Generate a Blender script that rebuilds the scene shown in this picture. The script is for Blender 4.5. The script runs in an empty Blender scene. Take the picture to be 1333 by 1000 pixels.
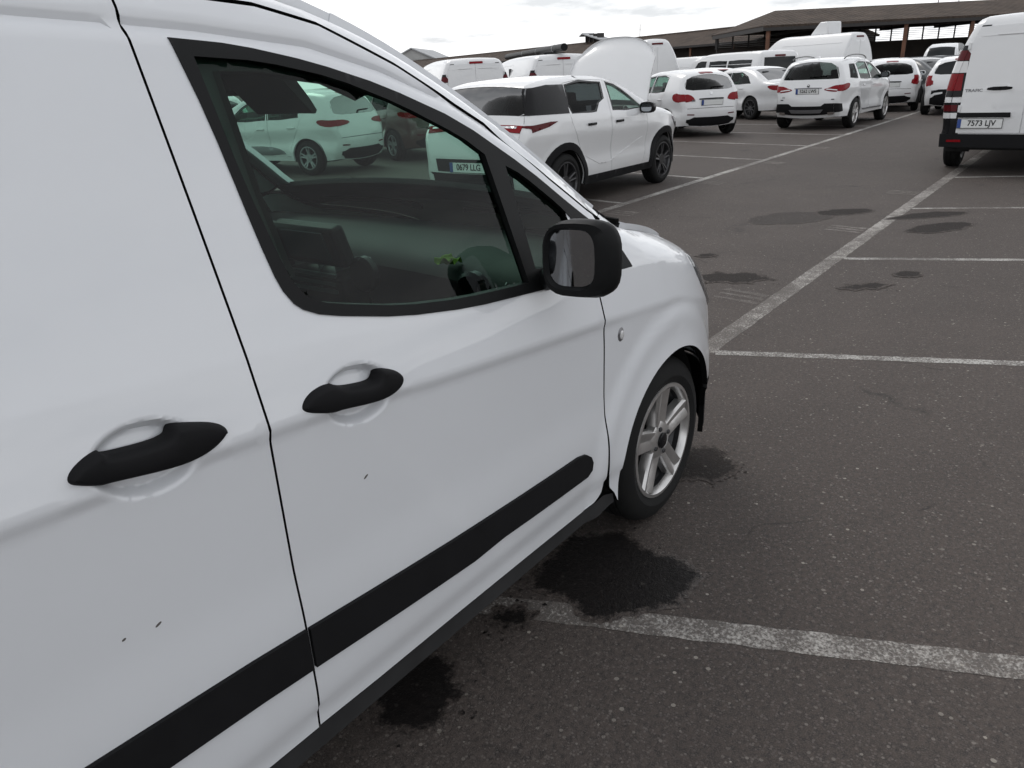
import bpy, bmesh, math, random
import numpy as np
from mathutils import Vector, Matrix
from mathutils.geometry import delaunay_2d_cdt

random.seed(7); np.random.seed(7)
SC = bpy.context.scene
COL = SC.collection
rad = math.radians

# ------------------------------------------------------------------ camera
CAM_H = 1.55
_f, _r = 1000.0, 0.05
_d1 = np.array([1480 - 666.5, 57 - 500.0, _f]); _d1 /= np.linalg.norm(_d1)
_t = -_f * _d1[2] / (_d1[0] * _r + _d1[1])
_up = -np.array([_r * _t, _t, _f]); _up /= np.linalg.norm(_up)
_R = np.array([_d1, np.cross(_up, _d1), _up])
cam_d = bpy.data.cameras.new('camera'); cam = bpy.data.objects.new('camera', cam_d); COL.objects.link(cam)
cam_d.sensor_width = 36.0; cam_d.lens = 36.0 * _f / 1333.0; cam_d.clip_start = 0.05; cam_d.clip_end = 3000
_m = Matrix(((_R[0, 0], -_R[0, 1], -_R[0, 2], 0), (_R[1, 0], -_R[1, 1], -_R[1, 2], 0), (_R[2, 0], -_R[2, 1], -_R[2, 2], CAM_H), (0, 0, 0, 1)))
cam.matrix_world = _m
SC.camera = cam
SC.view_settings.view_transform = 'Standard'; SC.view_settings.look = 'None'
SC.view_settings.gamma = 1.0; SC.view_settings.use_curve_mapping = False
SC.view_settings.exposure = 0.08
SC.cycles.max_bounces = 6; SC.cycles.diffuse_bounces = 3; SC.cycles.glossy_bounces = 4; SC.cycles.transmission_bounces = 4; SC.cycles.transparent_max_bounces = 14
SC.cycles.use_adaptive_sampling = True; SC.cycles.adaptive_threshold = 0.025; SC.cycles.use_denoising = True

# ------------------------------------------------------------------ sky and sun (bright broken overcast)
SUN_EL, SUN_AZ = rad(50), rad(60)      # azimuth of the sun's place, measured from +X towards +Y
wd = bpy.data.worlds.new('World'); SC.world = wd; wd.use_nodes = True
nt = wd.node_tree; nt.nodes.clear()
wo = nt.nodes.new('ShaderNodeOutputWorld')
sky = nt.nodes.new('ShaderNodeTexSky'); sky.sky_type = 'NISHITA'; sky.sun_disc = False
sky.sun_elevation = SUN_EL; sky.sun_rotation = rad(90) - SUN_AZ; sky.dust_density = 3.0; sky.air_density = 1.2
bg1 = nt.nodes.new('ShaderNodeBackground'); bg1.inputs[1].default_value = 0.12
nt.links.new(sky.outputs[0], bg1.inputs[0])
tc = nt.nodes.new('ShaderNodeTexCoord')
sep = nt.nodes.new('ShaderNodeSeparateXYZ'); nt.links.new(tc.outputs['Generated'], sep.inputs[0])
def wmath(op, a, b=None):
    n = nt.nodes.new('ShaderNodeMath'); n.operation = op
    for i, v in enumerate((a, b)):
        if v is None: continue
        if isinstance(v, (int, float)): n.inputs[i].default_value = v
        else: nt.links.new(v, n.inputs[i])
    return n.outputs[0]
zz = wmath('ADD', wmath('MAXIMUM', sep.outputs[2], 0.0), 0.12)
cmb = nt.nodes.new('ShaderNodeCombineXYZ')
nt.links.new(wmath('DIVIDE', sep.outputs[0], zz), cmb.inputs[0]); nt.links.new(wmath('DIVIDE', sep.outputs[1], zz), cmb.inputs[1])
nz = nt.nodes.new('ShaderNodeTexNoise'); nz.inputs['Scale'].default_value = 0.9; nz.inputs['Detail'].default_value = 7; nz.inputs['Roughness'].default_value = 0.6
nt.links.new(cmb.outputs[0], nz.inputs['Vector'])
cr = nt.nodes.new('ShaderNodeValToRGB')
cr.color_ramp.elements[0].position = 0.37; cr.color_ramp.elements[0].color = (0.66, 0.69, 0.73, 1)
cr.color_ramp.elements[1].position = 0.53; cr.color_ramp.elements[1].color = (1.15, 1.16, 1.18, 1)
nt.links.new(nz.outputs[0], cr.inputs[0])
bg2 = nt.nodes.new('ShaderNodeBackground')
# cloud deck: thinner and brighter towards the horizon all round, thicker overhead
mr = nt.nodes.new('ShaderNodeMapRange'); mr.inputs[1].default_value = 0.0; mr.inputs[2].default_value = 0.9; mr.inputs[3].default_value = 1.22; mr.inputs[4].default_value = 0.74
nt.links.new(sep.outputs[2], mr.inputs[0]); nt.links.new(mr.outputs[0], bg2.inputs[1])
nt.links.new(cr.outputs[0], bg2.inputs[0])
mx = nt.nodes.new('ShaderNodeMixShader'); mx.inputs[0].default_value = 0.88
nt.links.new(bg1.outputs[0], mx.inputs[1]); nt.links.new(bg2.outputs[0], mx.inputs[2]); nt.links.new(mx.outputs[0], wo.inputs[0])
sun_d = bpy.data.lights.new('sun', 'SUN'); sun_d.energy = 0.7; sun_d.angle = rad(25); sun_d.color = (1.0, 0.97, 0.93)
sun = bpy.data.objects.new('sun', sun_d); COL.objects.link(sun)
_sd = Vector((math.cos(SUN_EL) * math.cos(SUN_AZ), math.cos(SUN_EL) * math.sin(SUN_AZ), math.sin(SUN_EL)))
sun.rotation_euler = _sd.to_track_quat('Z', 'Y').to_euler(); sun.location = (0, 0, 30)

# ------------------------------------------------------------------ materials
M = {}
def new_mat(name):
    m = bpy.data.materials.new(name); m.use_nodes = True; M[name] = m
    return m, m.node_tree, m.node_tree.nodes['Principled BSDF']
def N(nt, typ, **kw):
    n = nt.nodes.new(typ)
    for k, v in kw.items():
        if k in n.inputs.keys():
            n.inputs[k].default_value = v
        else: setattr(n, k, v)
    return n
def simple(name, col, rough=0.5, metal=0.0, coat=0.0, bump=0.0, bscale=200.0, var=0.0, vscale=3.0, spec=None, trans=0.0, ior=None, emit=None, coatr=0.04):
    m, nt, b = new_mat(name)
    b.inputs['Base Color'].default_value = (*col, 1); b.inputs['Roughness'].default_value = rough; b.inputs['Metallic'].default_value = metal
    b.inputs['Coat Weight'].default_value = coat; b.inputs['Coat Roughness'].default_value = coatr
    if spec is not None: b.inputs['Specular IOR Level'].default_value = spec
    if trans: b.inputs['Transmission Weight'].default_value = trans
    if ior: b.inputs['IOR'].default_value = ior
    if var or bump:
        tcx = N(nt, 'ShaderNodeTexCoord')
    if var:
        nz = N(nt, 'ShaderNodeTexNoise', Scale=vscale, Detail=6.0, Roughness=0.65)
        nt.links.new(tcx.outputs['Object'], nz.inputs['Vector'])
        mr = N(nt, 'ShaderNodeMapRange'); mr.inputs[1].default_value = 0.3; mr.inputs[2].default_value = 0.7
        mr.inputs[3].default_value = 1 - var; mr.inputs[4].default_value = 1 + var * 0.4
        nt.links.new(nz.outputs[0], mr.inputs[0])
        vm = N(nt, 'ShaderNodeVectorMath', operation='SCALE'); vm.inputs[0].default_value = col
        nt.links.new(mr.outputs[0], vm.inputs['Scale']); nt.links.new(vm.outputs[0], b.inputs['Base Color'])
        m2 = N(nt, 'ShaderNodeMapRange'); m2.inputs[3].default_value = rough * 0.85; m2.inputs[4].default_value = min(1, rough * 1.25)
        nt.links.new(nz.outputs[0], m2.inputs[0]); nt.links.new(m2.outputs[0], b.inputs['Roughness'])
    if bump:
        n2 = N(nt, 'ShaderNodeTexNoise', Scale=bscale, Detail=3.0); nt.links.new(tcx.outputs['Object'], n2.inputs['Vector'])
        bp = N(nt, 'ShaderNodeBump', Strength=bump, Distance=0.002); nt.links.new(n2.outputs[0], bp.inputs['Height']); nt.links.new(bp.outputs[0], b.inputs['Normal'])
    return m
def paint(name, col, rough=0.32, dirt=0.10):
    """coated car paint with a thin film of road dust that is thicker low down"""
    m, nt, b = new_mat(name)
    b.inputs['Roughness'].default_value = rough; b.inputs['Coat Weight'].default_value = 0.9; b.inputs['Coat Roughness'].default_value = 0.015
    g = N(nt, 'ShaderNodeNewGeometry'); sp = N(nt, 'ShaderNodeSeparateXYZ'); nt.links.new(g.outputs['Position'], sp.inputs[0])
    low = N(nt, 'ShaderNodeMapRange'); low.inputs[1].default_value = 0.75; low.inputs[2].default_value = 0.2; low.inputs[3].default_value = 0.25; low.inputs[4].default_value = 1.0
    nt.links.new(sp.outputs[2], low.inputs[0])
    nz = N(nt, 'ShaderNodeTexNoise', Scale=2.3, Detail=5.0, Roughness=0.7); nt.links.new(g.outputs['Position'], nz.inputs['Vector'])
    mr = N(nt, 'ShaderNodeMapRange'); mr.inputs[1].default_value = 0.35; mr.inputs[2].default_value = 0.8; mr.inputs[4].default_value = dirt * 3
    nt.links.new(nz.outputs[0], mr.inputs[0])
    mu = N(nt, 'ShaderNodeMath', operation='MULTIPLY'); nt.links.new(mr.outputs[0], mu.inputs[0]); nt.links.new(low.outputs[0], mu.inputs[1])
    mx = N(nt, 'ShaderNodeMix', data_type='RGBA'); mx.inputs[6].default_value = (*col, 1); mx.inputs[7].default_value = (0.30, 0.27, 0.24, 1)
    nt.links.new(mu.outputs[0], mx.inputs[0]); nt.links.new(mx.outputs[2], b.inputs['Base Color'])
    cw = N(nt, 'ShaderNodeMapRange'); cw.inputs[1].default_value = 0; cw.inputs[2].default_value = 0.4; cw.inputs[3].default_value = 0.9; cw.inputs[4].default_value = 0.25
    nt.links.new(mu.outputs[0], cw.inputs[0]); nt.links.new(cw.outputs[0], b.inputs['Coat Weight'])
    return m
def glass(name, tint, refl=0.9, rough=0.0):
    """thin pane: tinted see-through plus mirror reflection by angle"""
    m, nt, b = new_mat(name); nt.nodes.remove(b)
    out = nt.nodes['Material Output']
    tr = N(nt, 'ShaderNodeBsdfTransparent'); tr.inputs[0].default_value = (*tint, 1)
    gl = N(nt, 'ShaderNodeBsdfGlossy'); gl.inputs['Roughness'].default_value = rough; gl.inputs[0].default_value = (refl, refl, refl, 1)
    fr = N(nt, 'ShaderNodeFresnel'); fr.inputs[0].default_value = 1.5
    mx = N(nt, 'ShaderNodeMixShader'); nt.links.new(fr.outputs[0], mx.inputs[0]); nt.links.new(tr.outputs[0], mx.inputs[1]); nt.links.new(gl.outputs[0], mx.inputs[2])
    nt.links.new(mx.outputs[0], out.inputs[0]); return m

paint('paint_white', (0.69, 0.705, 0.73), dirt=0.06)
paint('paint_brown', (0.075, 0.030, 0.026), dirt=0.05)
paint('paint_white_car', (0.70, 0.705, 0.71), dirt=0.07)
paint('paint_dark', (0.035, 0.04, 0.043), dirt=0.05)
simple('black_plastic', (0.010, 0.010, 0.011), 0.62, bump=0.12, bscale=900, var=0.2, vscale=9, spec=0.14)
simple('black_gloss', (0.009, 0.009, 0.010), 0.22, spec=0.2)
simple('rubber_seam_shade', (0.004, 0.004, 0.004), 0.8, spec=0.05)  # matt black for rubber parts, also the painted shade in the van's seams
simple('paint_chip', (0.10, 0.09, 0.085), 0.7)
simple('trim_black', (0.010, 0.0105, 0.011), 0.45, var=0.2, vscale=12, spec=0.14)
simple('sill_grey', (0.030, 0.030, 0.031), 0.6, spec=0.25, var=0.3, vscale=6)
simple('interior', (0.022, 0.023, 0.024), 0.6, var=0.3, vscale=7, spec=0.25)
simple('interior_grey', (0.060, 0.062, 0.060), 0.85, var=0.15)
simple('seat_cloth', (0.035, 0.036, 0.04), 0.9, bump=0.4, bscale=300, var=0.2)
simple('underbody', (0.012, 0.012, 0.012), 0.8)
simple('rubber', (0.010, 0.010, 0.010), 0.75, spec=0.25, bump=0.25, bscale=160, var=0.35, vscale=6)
simple('alloy', (0.62, 0.61, 0.60), 0.30, metal=0.85, var=0.18, vscale=14, coat=0.3)
simple('alloy_dark', (0.03, 0.03, 0.032), 0.35, metal=0.3)
simple('alloy_grey', (0.30, 0.30, 0.31), 0.36, metal=0.8, var=0.15, vscale=14)
simple('alloy_smoke', (0.07, 0.07, 0.073), 0.32, metal=0.7)
simple('steel_disc', (0.16, 0.14, 0.12), 0.45, metal=0.8, var=0.3, vscale=15)
simple('chrome', (0.75, 0.75, 0.75), 0.08, metal=1.0)
simple('mirror', (0.36, 0.38, 0.40), 0.02, metal=1.0)
simple('lamp_red', (0.20, 0.004, 0.008), 0.2, spec=0.2)
simple('lamp_red_dark', (0.085, 0.004, 0.007), 0.2, spec=0.2)
simple('lamp_clear', (0.62, 0.62, 0.62), 0.12, coat=1.0)
simple('lamp_smoke', (0.06, 0.065, 0.07), 0.08, coat=1.0)
simple('plate_white', (0.70, 0.71, 0.70), 0.35)
simple('plate_blue', (0.02, 0.06, 0.25), 0.4)
simple('ink', (0.012, 0.012, 0.013), 0.5)
simple('badge_grey', (0.20, 0.20, 0.21), 0.35, metal=0.6)
simple('screen_glass', (0.05, 0.06, 0.065), 0.08)
simple('roof_tile', (0.105, 0.078, 0.062), 0.85, var=0.5, vscale=0.6)
simple('shed_wall', (0.055, 0.045, 0.04), 0.9, var=0.4, vscale=0.5)
simple('rust_steel', (0.16, 0.075, 0.045), 0.7, var=0.4, vscale=2)
simple('dark_steel', (0.03, 0.027, 0.026), 0.7)
simple('pale_render', (0.42, 0.42, 0.41), 0.9, var=0.2, vscale=0.5)
simple('grey_roof', (0.42, 0.43, 0.44), 0.8, var=0.2, vscale=0.6)
simple('lorry_grey', (0.25, 0.26, 0.27), 0.5)
simple('hivis', (0.16, 0.24, 0.03), 0.9)
glass('glass_green', (0.54, 0.79, 0.68), 0.36)
glass('glass_clear', (0.78, 0.90, 0.85), 0.7)
glass('glass_tint', (0.10, 0.115, 0.12), 0.2)
glass('glass_tint2', (0.22, 0.25, 0.24), 0.3)
simple('glass_dark', (0.010, 0.012, 0.013), 0.06, spec=0.25)

# ------------------------------------------------------------------ geometry helpers
def link(name, me, parent=None, mat=None, loc=(0, 0, 0)):
    o = bpy.data.objects.new(name, me); COL.objects.link(o); o.location = loc
    if parent is not None: o.parent = parent
    if mat is not None and not me.materials: me.materials.append(M[mat])
    return o
def empty(name, loc=(0, 0, 0), rz=0.0, parent=None):
    o = bpy.data.objects.new(name, None); COL.objects.link(o); o.location = loc; o.rotation_euler = (0, 0, rz); o.empty_display_size = 0.2
    if parent is not None: o.parent = parent
    return o
def tag(o, label=None, cat=None, group=None, kind=None):
    if label: o['label'] = label
    if cat: o['category'] = cat
    if group: o['group'] = group
    if kind: o['kind'] = kind
    return o
def mesh(name, v, f, smooth=True, sharp=None):
    me = bpy.data.meshes.new(name); me.from_pydata([tuple(map(float, p)) for p in v], [], [tuple(int(i) for i in q) for q in f]); me.update()
    if smooth:
        me.polygons.foreach_set('use_smooth', [True] * len(me.polygons))
        if sharp is not None: me.set_sharp_from_angle(angle=rad(sharp))
    return me
class MB:
    """collects simple solids into one mesh"""
    def __init__(s): s.v = []; s.f = []
    def add(s, v, f):
        n = len(s.v); s.v += [tuple(p) for p in v]; s.f += [tuple(i + n for i in q) for q in f]; return s
    def box(s, c, d, R=None):
        hx, hy, hz = d[0] / 2, d[1] / 2, d[2] / 2
        v = [Vector((sx * hx, sy * hy, sz * hz)) for sx in (-1, 1) for sy in (-1, 1) for sz in (-1, 1)]
        if R is not None: v = [R @ p for p in v]
        v = [p + Vector(c) for p in v]
        return s.add(v, [(0, 1, 3, 2), (4, 6, 7, 5), (0, 4, 5, 1), (2, 3, 7, 6), (0, 2, 6, 4), (1, 5, 7, 3)])
    def bar(s, a, b, w, hgt=None, up=(0, 0, 1)):
        a, b = Vector(a), Vector(b); d = (b - a); L = d.length; d.normalize()
        upv = Vector(up)
        if abs(d.dot(upv)) > 0.98: upv = Vector((1, 0, 0))
        sd = d.cross(upv).normalized(); u = sd.cross(d)
        R = Matrix((d, sd, u)).transposed()
        return s.box((a + b) / 2, (L, w, hgt or w), R)
    def tube(s, pts, r, n=8, cap=True):
        pts = [Vector(p) for p in pts]; base = len(s.v); rr = r if isinstance(r, (list, tuple)) else [r] * len(pts)
        prev = None
        for i, p in enumerate(pts):
            d = (pts[min(i + 1, len(pts) - 1)] - pts[max(i - 1, 0)]).normalized()
            if prev is None:
                u = Vector((0, 0, 1)) if abs(d.z) < 0.9 else Vector((1, 0, 0))
            else: u = prev
            u = (u - d * u.dot(d)).normalized(); prev = u; w = d.cross(u)
            for k in range(n):
                a = 2 * math.pi * k / n; s.v.append(tuple(p + (u * math.cos(a) + w * math.sin(a)) * rr[i]))
        for i in range(len(pts) - 1):
            for k in range(n):
                s.f.append((base + i * n + k, base + i * n + (k + 1) % n, base + (i + 1) * n + (k + 1) % n, base + (i + 1) * n + k))
        if cap:
            s.f.append(tuple(base + k for k in range(n))[::-1]); s.f.append(tuple(base + (len(pts) - 1) * n + k for k in range(n)))
        return s
    def lathe_y(s, prof, n=48, c=(0, 0, 0)):
        """profile (radius, y) turned about the Y axis through c"""
        base = len(s.v)
        for (r, y) in prof:
            for k in range(n):
                a = 2 * math.pi * k / n; s.v.append((c[0] + r * math.cos(a), c[1] + y, c[2] + r * math.sin(a)))
        for i in range(len(prof) - 1):
            for k in range(n):
                s.f.append((base + i * n + k, base + (i + 1) * n + k, base + (i + 1) * n + (k + 1) % n, base + i * n + (k + 1) % n))
        return s
    def mesh(s, name, smooth=False, sharp=35): return mesh(name, s.v, s.f, smooth, sharp if smooth else None)
    def build(s, name, mat, parent=None, smooth=False, sharp=35, loc=(0, 0, 0), bevel=0.0):
        o = link(name, s.mesh(name, smooth or bevel > 0, sharp), parent, mat, loc)
        if bevel:
            b = o.modifiers.new('b', 'BEVEL'); b.width = bevel; b.segments = 2; b.limit_method = 'ANGLE'; b.angle_limit = rad(40)
        return o

def interp(x, pts):
    return np.interp(x, [p[0] for p in pts], [p[1] for p in pts])
def sstep(a, b, x):
    t = np.clip((np.asarray(x, float) - a) / (b - a), 0, 1); return t * t * (3 - 2 * t)
def densify(poly, step, closed=True):
    P = [np.array(p, float) for p in poly]; out = []; n = len(P)
    for i in range(n if closed else n - 1):
        a, b = P[i], P[(i + 1) % n]; L = np.linalg.norm(b - a); k = max(1, int(math.ceil(L / step)))
        for j in range(k): out.append(a + (b - a) * j / k)
    if not closed: out.append(P[-1])
    return np.array(out)
def smooth_poly(poly, it=2, closed=True, keep=0.25):
    P = [np.array(p, float) for p in poly]
    for _ in range(it):
        Q = []; n = len(P)
        if not closed: Q.append(P[0])
        for i in range(n if closed else n - 1):
            a, b = P[i], P[(i + 1) % n]; Q.append(a * (1 - keep) + b * keep); Q.append(a * keep + b * (1 - keep))
        if not closed: Q.append(P[-1])
        P = Q
    return np.array(P)
def inside(poly, pts):
    poly = np.asarray(poly, float); pts = np.asarray(pts, float); r = np.zeros(len(pts), bool)
    a, b = poly[:, 0], poly[:, 1]; c, d = np.roll(a, -1), np.roll(b, -1); k = b != d; a, b, c, d = a[k], b[k], c[k], d[k]
    if not len(a): return r
    sl = (c - a) / (d - b); ch = max(1, int(4e5 // len(a)))
    for i in range(0, len(pts), ch):
        x = pts[i:i + ch, 0:1]; y = pts[i:i + ch, 1:2]
        r[i:i + ch] = ((((b > y) != (d > y)) & (x < sl * (y - b) + a)).sum(1) & 1).astype(bool)
    return r
def dist_line(P, pts, closed=False):
    P = np.asarray(P, float); pts = np.asarray(pts, float); A = P; B = np.roll(P, -1, 0)
    if not closed: A, B = A[:-1], B[:-1]
    ab = B - A; L = np.maximum((ab ** 2).sum(1), 1e-12); best = np.empty(len(pts)); ch = max(1, int(2e5 // len(A)))
    for i in range(0, len(pts), ch):
        px = pts[i:i + ch, 0:1] - A[:, 0]; py = pts[i:i + ch, 1:2] - A[:, 1]
        t = np.clip((px * ab[:, 0] + py * ab[:, 1]) / L, 0, 1)
        px -= t * ab[:, 0]; py -= t * ab[:, 1]; best[i:i + ch] = np.sqrt((px * px + py * py).min(1))
    return best
def cdt(outline, holes=(), step=0.04, extra=None, edge=None):
    edge = edge or step
    loops = [densify(outline, edge)] + [densify(h, edge) for h in holes]
    mn, mx = loops[0].min(0), loops[0].max(0)
    gx = np.arange(mn[0] + step * 0.5, mx[0], step); gy = np.arange(mn[1] + step * 0.5, mx[1], step)
    G = np.array([(a + (step * 0.5 if j % 2 else 0), b) for j, b in enumerate(gy) for a in gx]) if len(gx) and len(gy) else np.zeros((0, 2))
    if extra is not None and len(extra): 
        ex = np.asarray(extra, float)
        if len(G):
            keep = np.ones(len(G), bool)
            # drop grid points crowding the extra points
            cell = {}
            for p in ex: cell[(round(p[0] / step), round(p[1] / step))] = 1
            keep = np.array([(round(p[0] / step), round(p[1] / step)) not in cell for p in G]); G = G[keep]
        G = np.vstack([G, ex]) if len(G) else ex
    if len(G):
        k = inside(loops[0], G)
        for h in loops[1:]: k &= ~inside(h, G)
        G = G[k]
    if len(G):
        d = dist_line(loops[0], G, True)
        for h in loops[1:]: d = np.minimum(d, dist_line(h, G, True))
        G = G[d > min(edge, step) * 0.45]
    V = []; E = []
    for L in loops:
        n0 = len(V); V += [tuple(p) for p in L]; E += [(n0 + i, n0 + (i + 1) % len(L)) for i in range(len(L))]
    V += [tuple(p) for p in G]
    r = delaunay_2d_cdt([Vector(p) for p in V], E, [], 0, 1e-7)
    v = np.array([(p.x, p.y) for p in r[0]]); f = np.array([q for q in r[2]], int)
    c = v[f].mean(1); k = inside(loops[0], c)
    for h in loops[1:]: k &= ~inside(h, c)
    return v, f[k]
def sheet(name, v3, f, mat=None, parent=None, outward=None, flange=0.0, origin=(0, 0, 0), flange_dir=None, sharp=None, flange_mat=None):
    """curved sheet from triangles; flange = depth of the return along every free edge"""
    v3 = np.asarray(v3, float) - np.asarray(origin, float); f = np.asarray(f, int)
    used = np.unique(f); mp = -np.ones(len(v3), int); mp[used] = np.arange(len(used)); v3 = v3[used]; f = mp[f]
    nr = np.cross(v3[f[:, 1]] - v3[f[:, 0]], v3[f[:, 2]] - v3[f[:, 0]])
    if outward is not None:
        o = np.asarray(outward, float)
        if (nr @ o).sum() < 0: f = f[:, ::-1]; nr = -nr
    V = v3; F = [tuple(q) for q in f]
    if flange:
        vn = np.zeros_like(v3)
        for k in range(3): np.add.at(vn, f[:, k], nr)
        vn /= np.maximum(np.linalg.norm(vn, axis=1, keepdims=True), 1e-12)
        cnt = {}
        for q in f:
            for a, b in ((q[0], q[1]), (q[1], q[2]), (q[2], q[0])):
                cnt[(a, b)] = cnt.get((a, b), 0) + 1
        be = [(a, b) for (a, b) in cnt if (b, a) not in cnt]
        ids = sorted({i for e in be for i in e}); n0 = len(V); idx = {i: k for k, i in enumerate(ids)}
        top = v3[ids]; d = -vn[ids] if flange_dir is None else np.tile(np.asarray(flange_dir, float), (len(ids), 1))
        low = top + d * flange
        V = np.vstack([V, top, low]); m = len(ids)
        for a, b in be:
            A, B = n0 + idx[a], n0 + idx[b]; F.append((A, A + m, B + m, B))
    me = mesh(name, V, F, True, sharp); o = link(name, me, parent, mat)
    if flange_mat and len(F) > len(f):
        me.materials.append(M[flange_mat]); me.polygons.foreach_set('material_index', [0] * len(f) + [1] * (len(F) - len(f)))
    return o
def dome_sheet(name, poly, to3, mat, parent, h, r, outward, origin=(0, 0, 0), base=.01, step=.012, n=5):
    """raised piece with an evenly rounded rim: rings stepped inwards from the outline"""
    P = densify(poly, .004); k = len(P)
    a = P[:, 0] @ np.roll(P[:, 1], -1) - P[:, 1] @ np.roll(P[:, 0], -1)
    if a < 0: P = P[::-1]
    V2 = []; H = []; F = []
    Q = P.copy(); prev = 0
    V2.append(Q.copy()); H.append(np.full(k, -base))
    for i in range(n + 1):
        th = rad(90) * i / n; d = r * (1 - math.cos(th)); hh = h * math.sin(th)
        t = np.roll(Q, -1, 0) - np.roll(Q, 1, 0); nn = np.c_[-t[:, 1], t[:, 0]]; nn /= np.maximum(np.linalg.norm(nn, axis=1, keepdims=True), 1e-9)
        Q = Q + nn * (d - prev); prev = d
        for _ in range(2): Q = .5 * Q + .25 * np.roll(Q, 1, 0) + .25 * np.roll(Q, -1, 0)
        V2.append(Q.copy()); H.append(np.full(k, hh))
    for i in range(len(V2) - 1):
        for j in range(k): q = (j + 1) % k; F += [(i * k + j, i * k + q, (i + 1) * k + q), (i * k + j, (i + 1) * k + q, (i + 1) * k + j)]
    v, f = cdt(V2[-1], (), step, None, 1.0); off = len(V2) * k
    allv = np.vstack(V2 + [v]); hh = np.concatenate(H + [np.full(len(v), h) + .12 * h * np.clip(dist_line(V2[-1], v, True) / .012, 0, 1)])
    F += [tuple(np.array(q) + off) for q in f]
    o = sheet(name, to3(allv, hh), np.array(F), mat, parent, outward, 0, origin, sharp=60); bm = bmesh.new(); bm.from_mesh(o.data); bmesh.ops.remove_doubles(bm, verts=bm.verts, dist=1e-5); bm.to_mesh(o.data); bm.free(); return o
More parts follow.
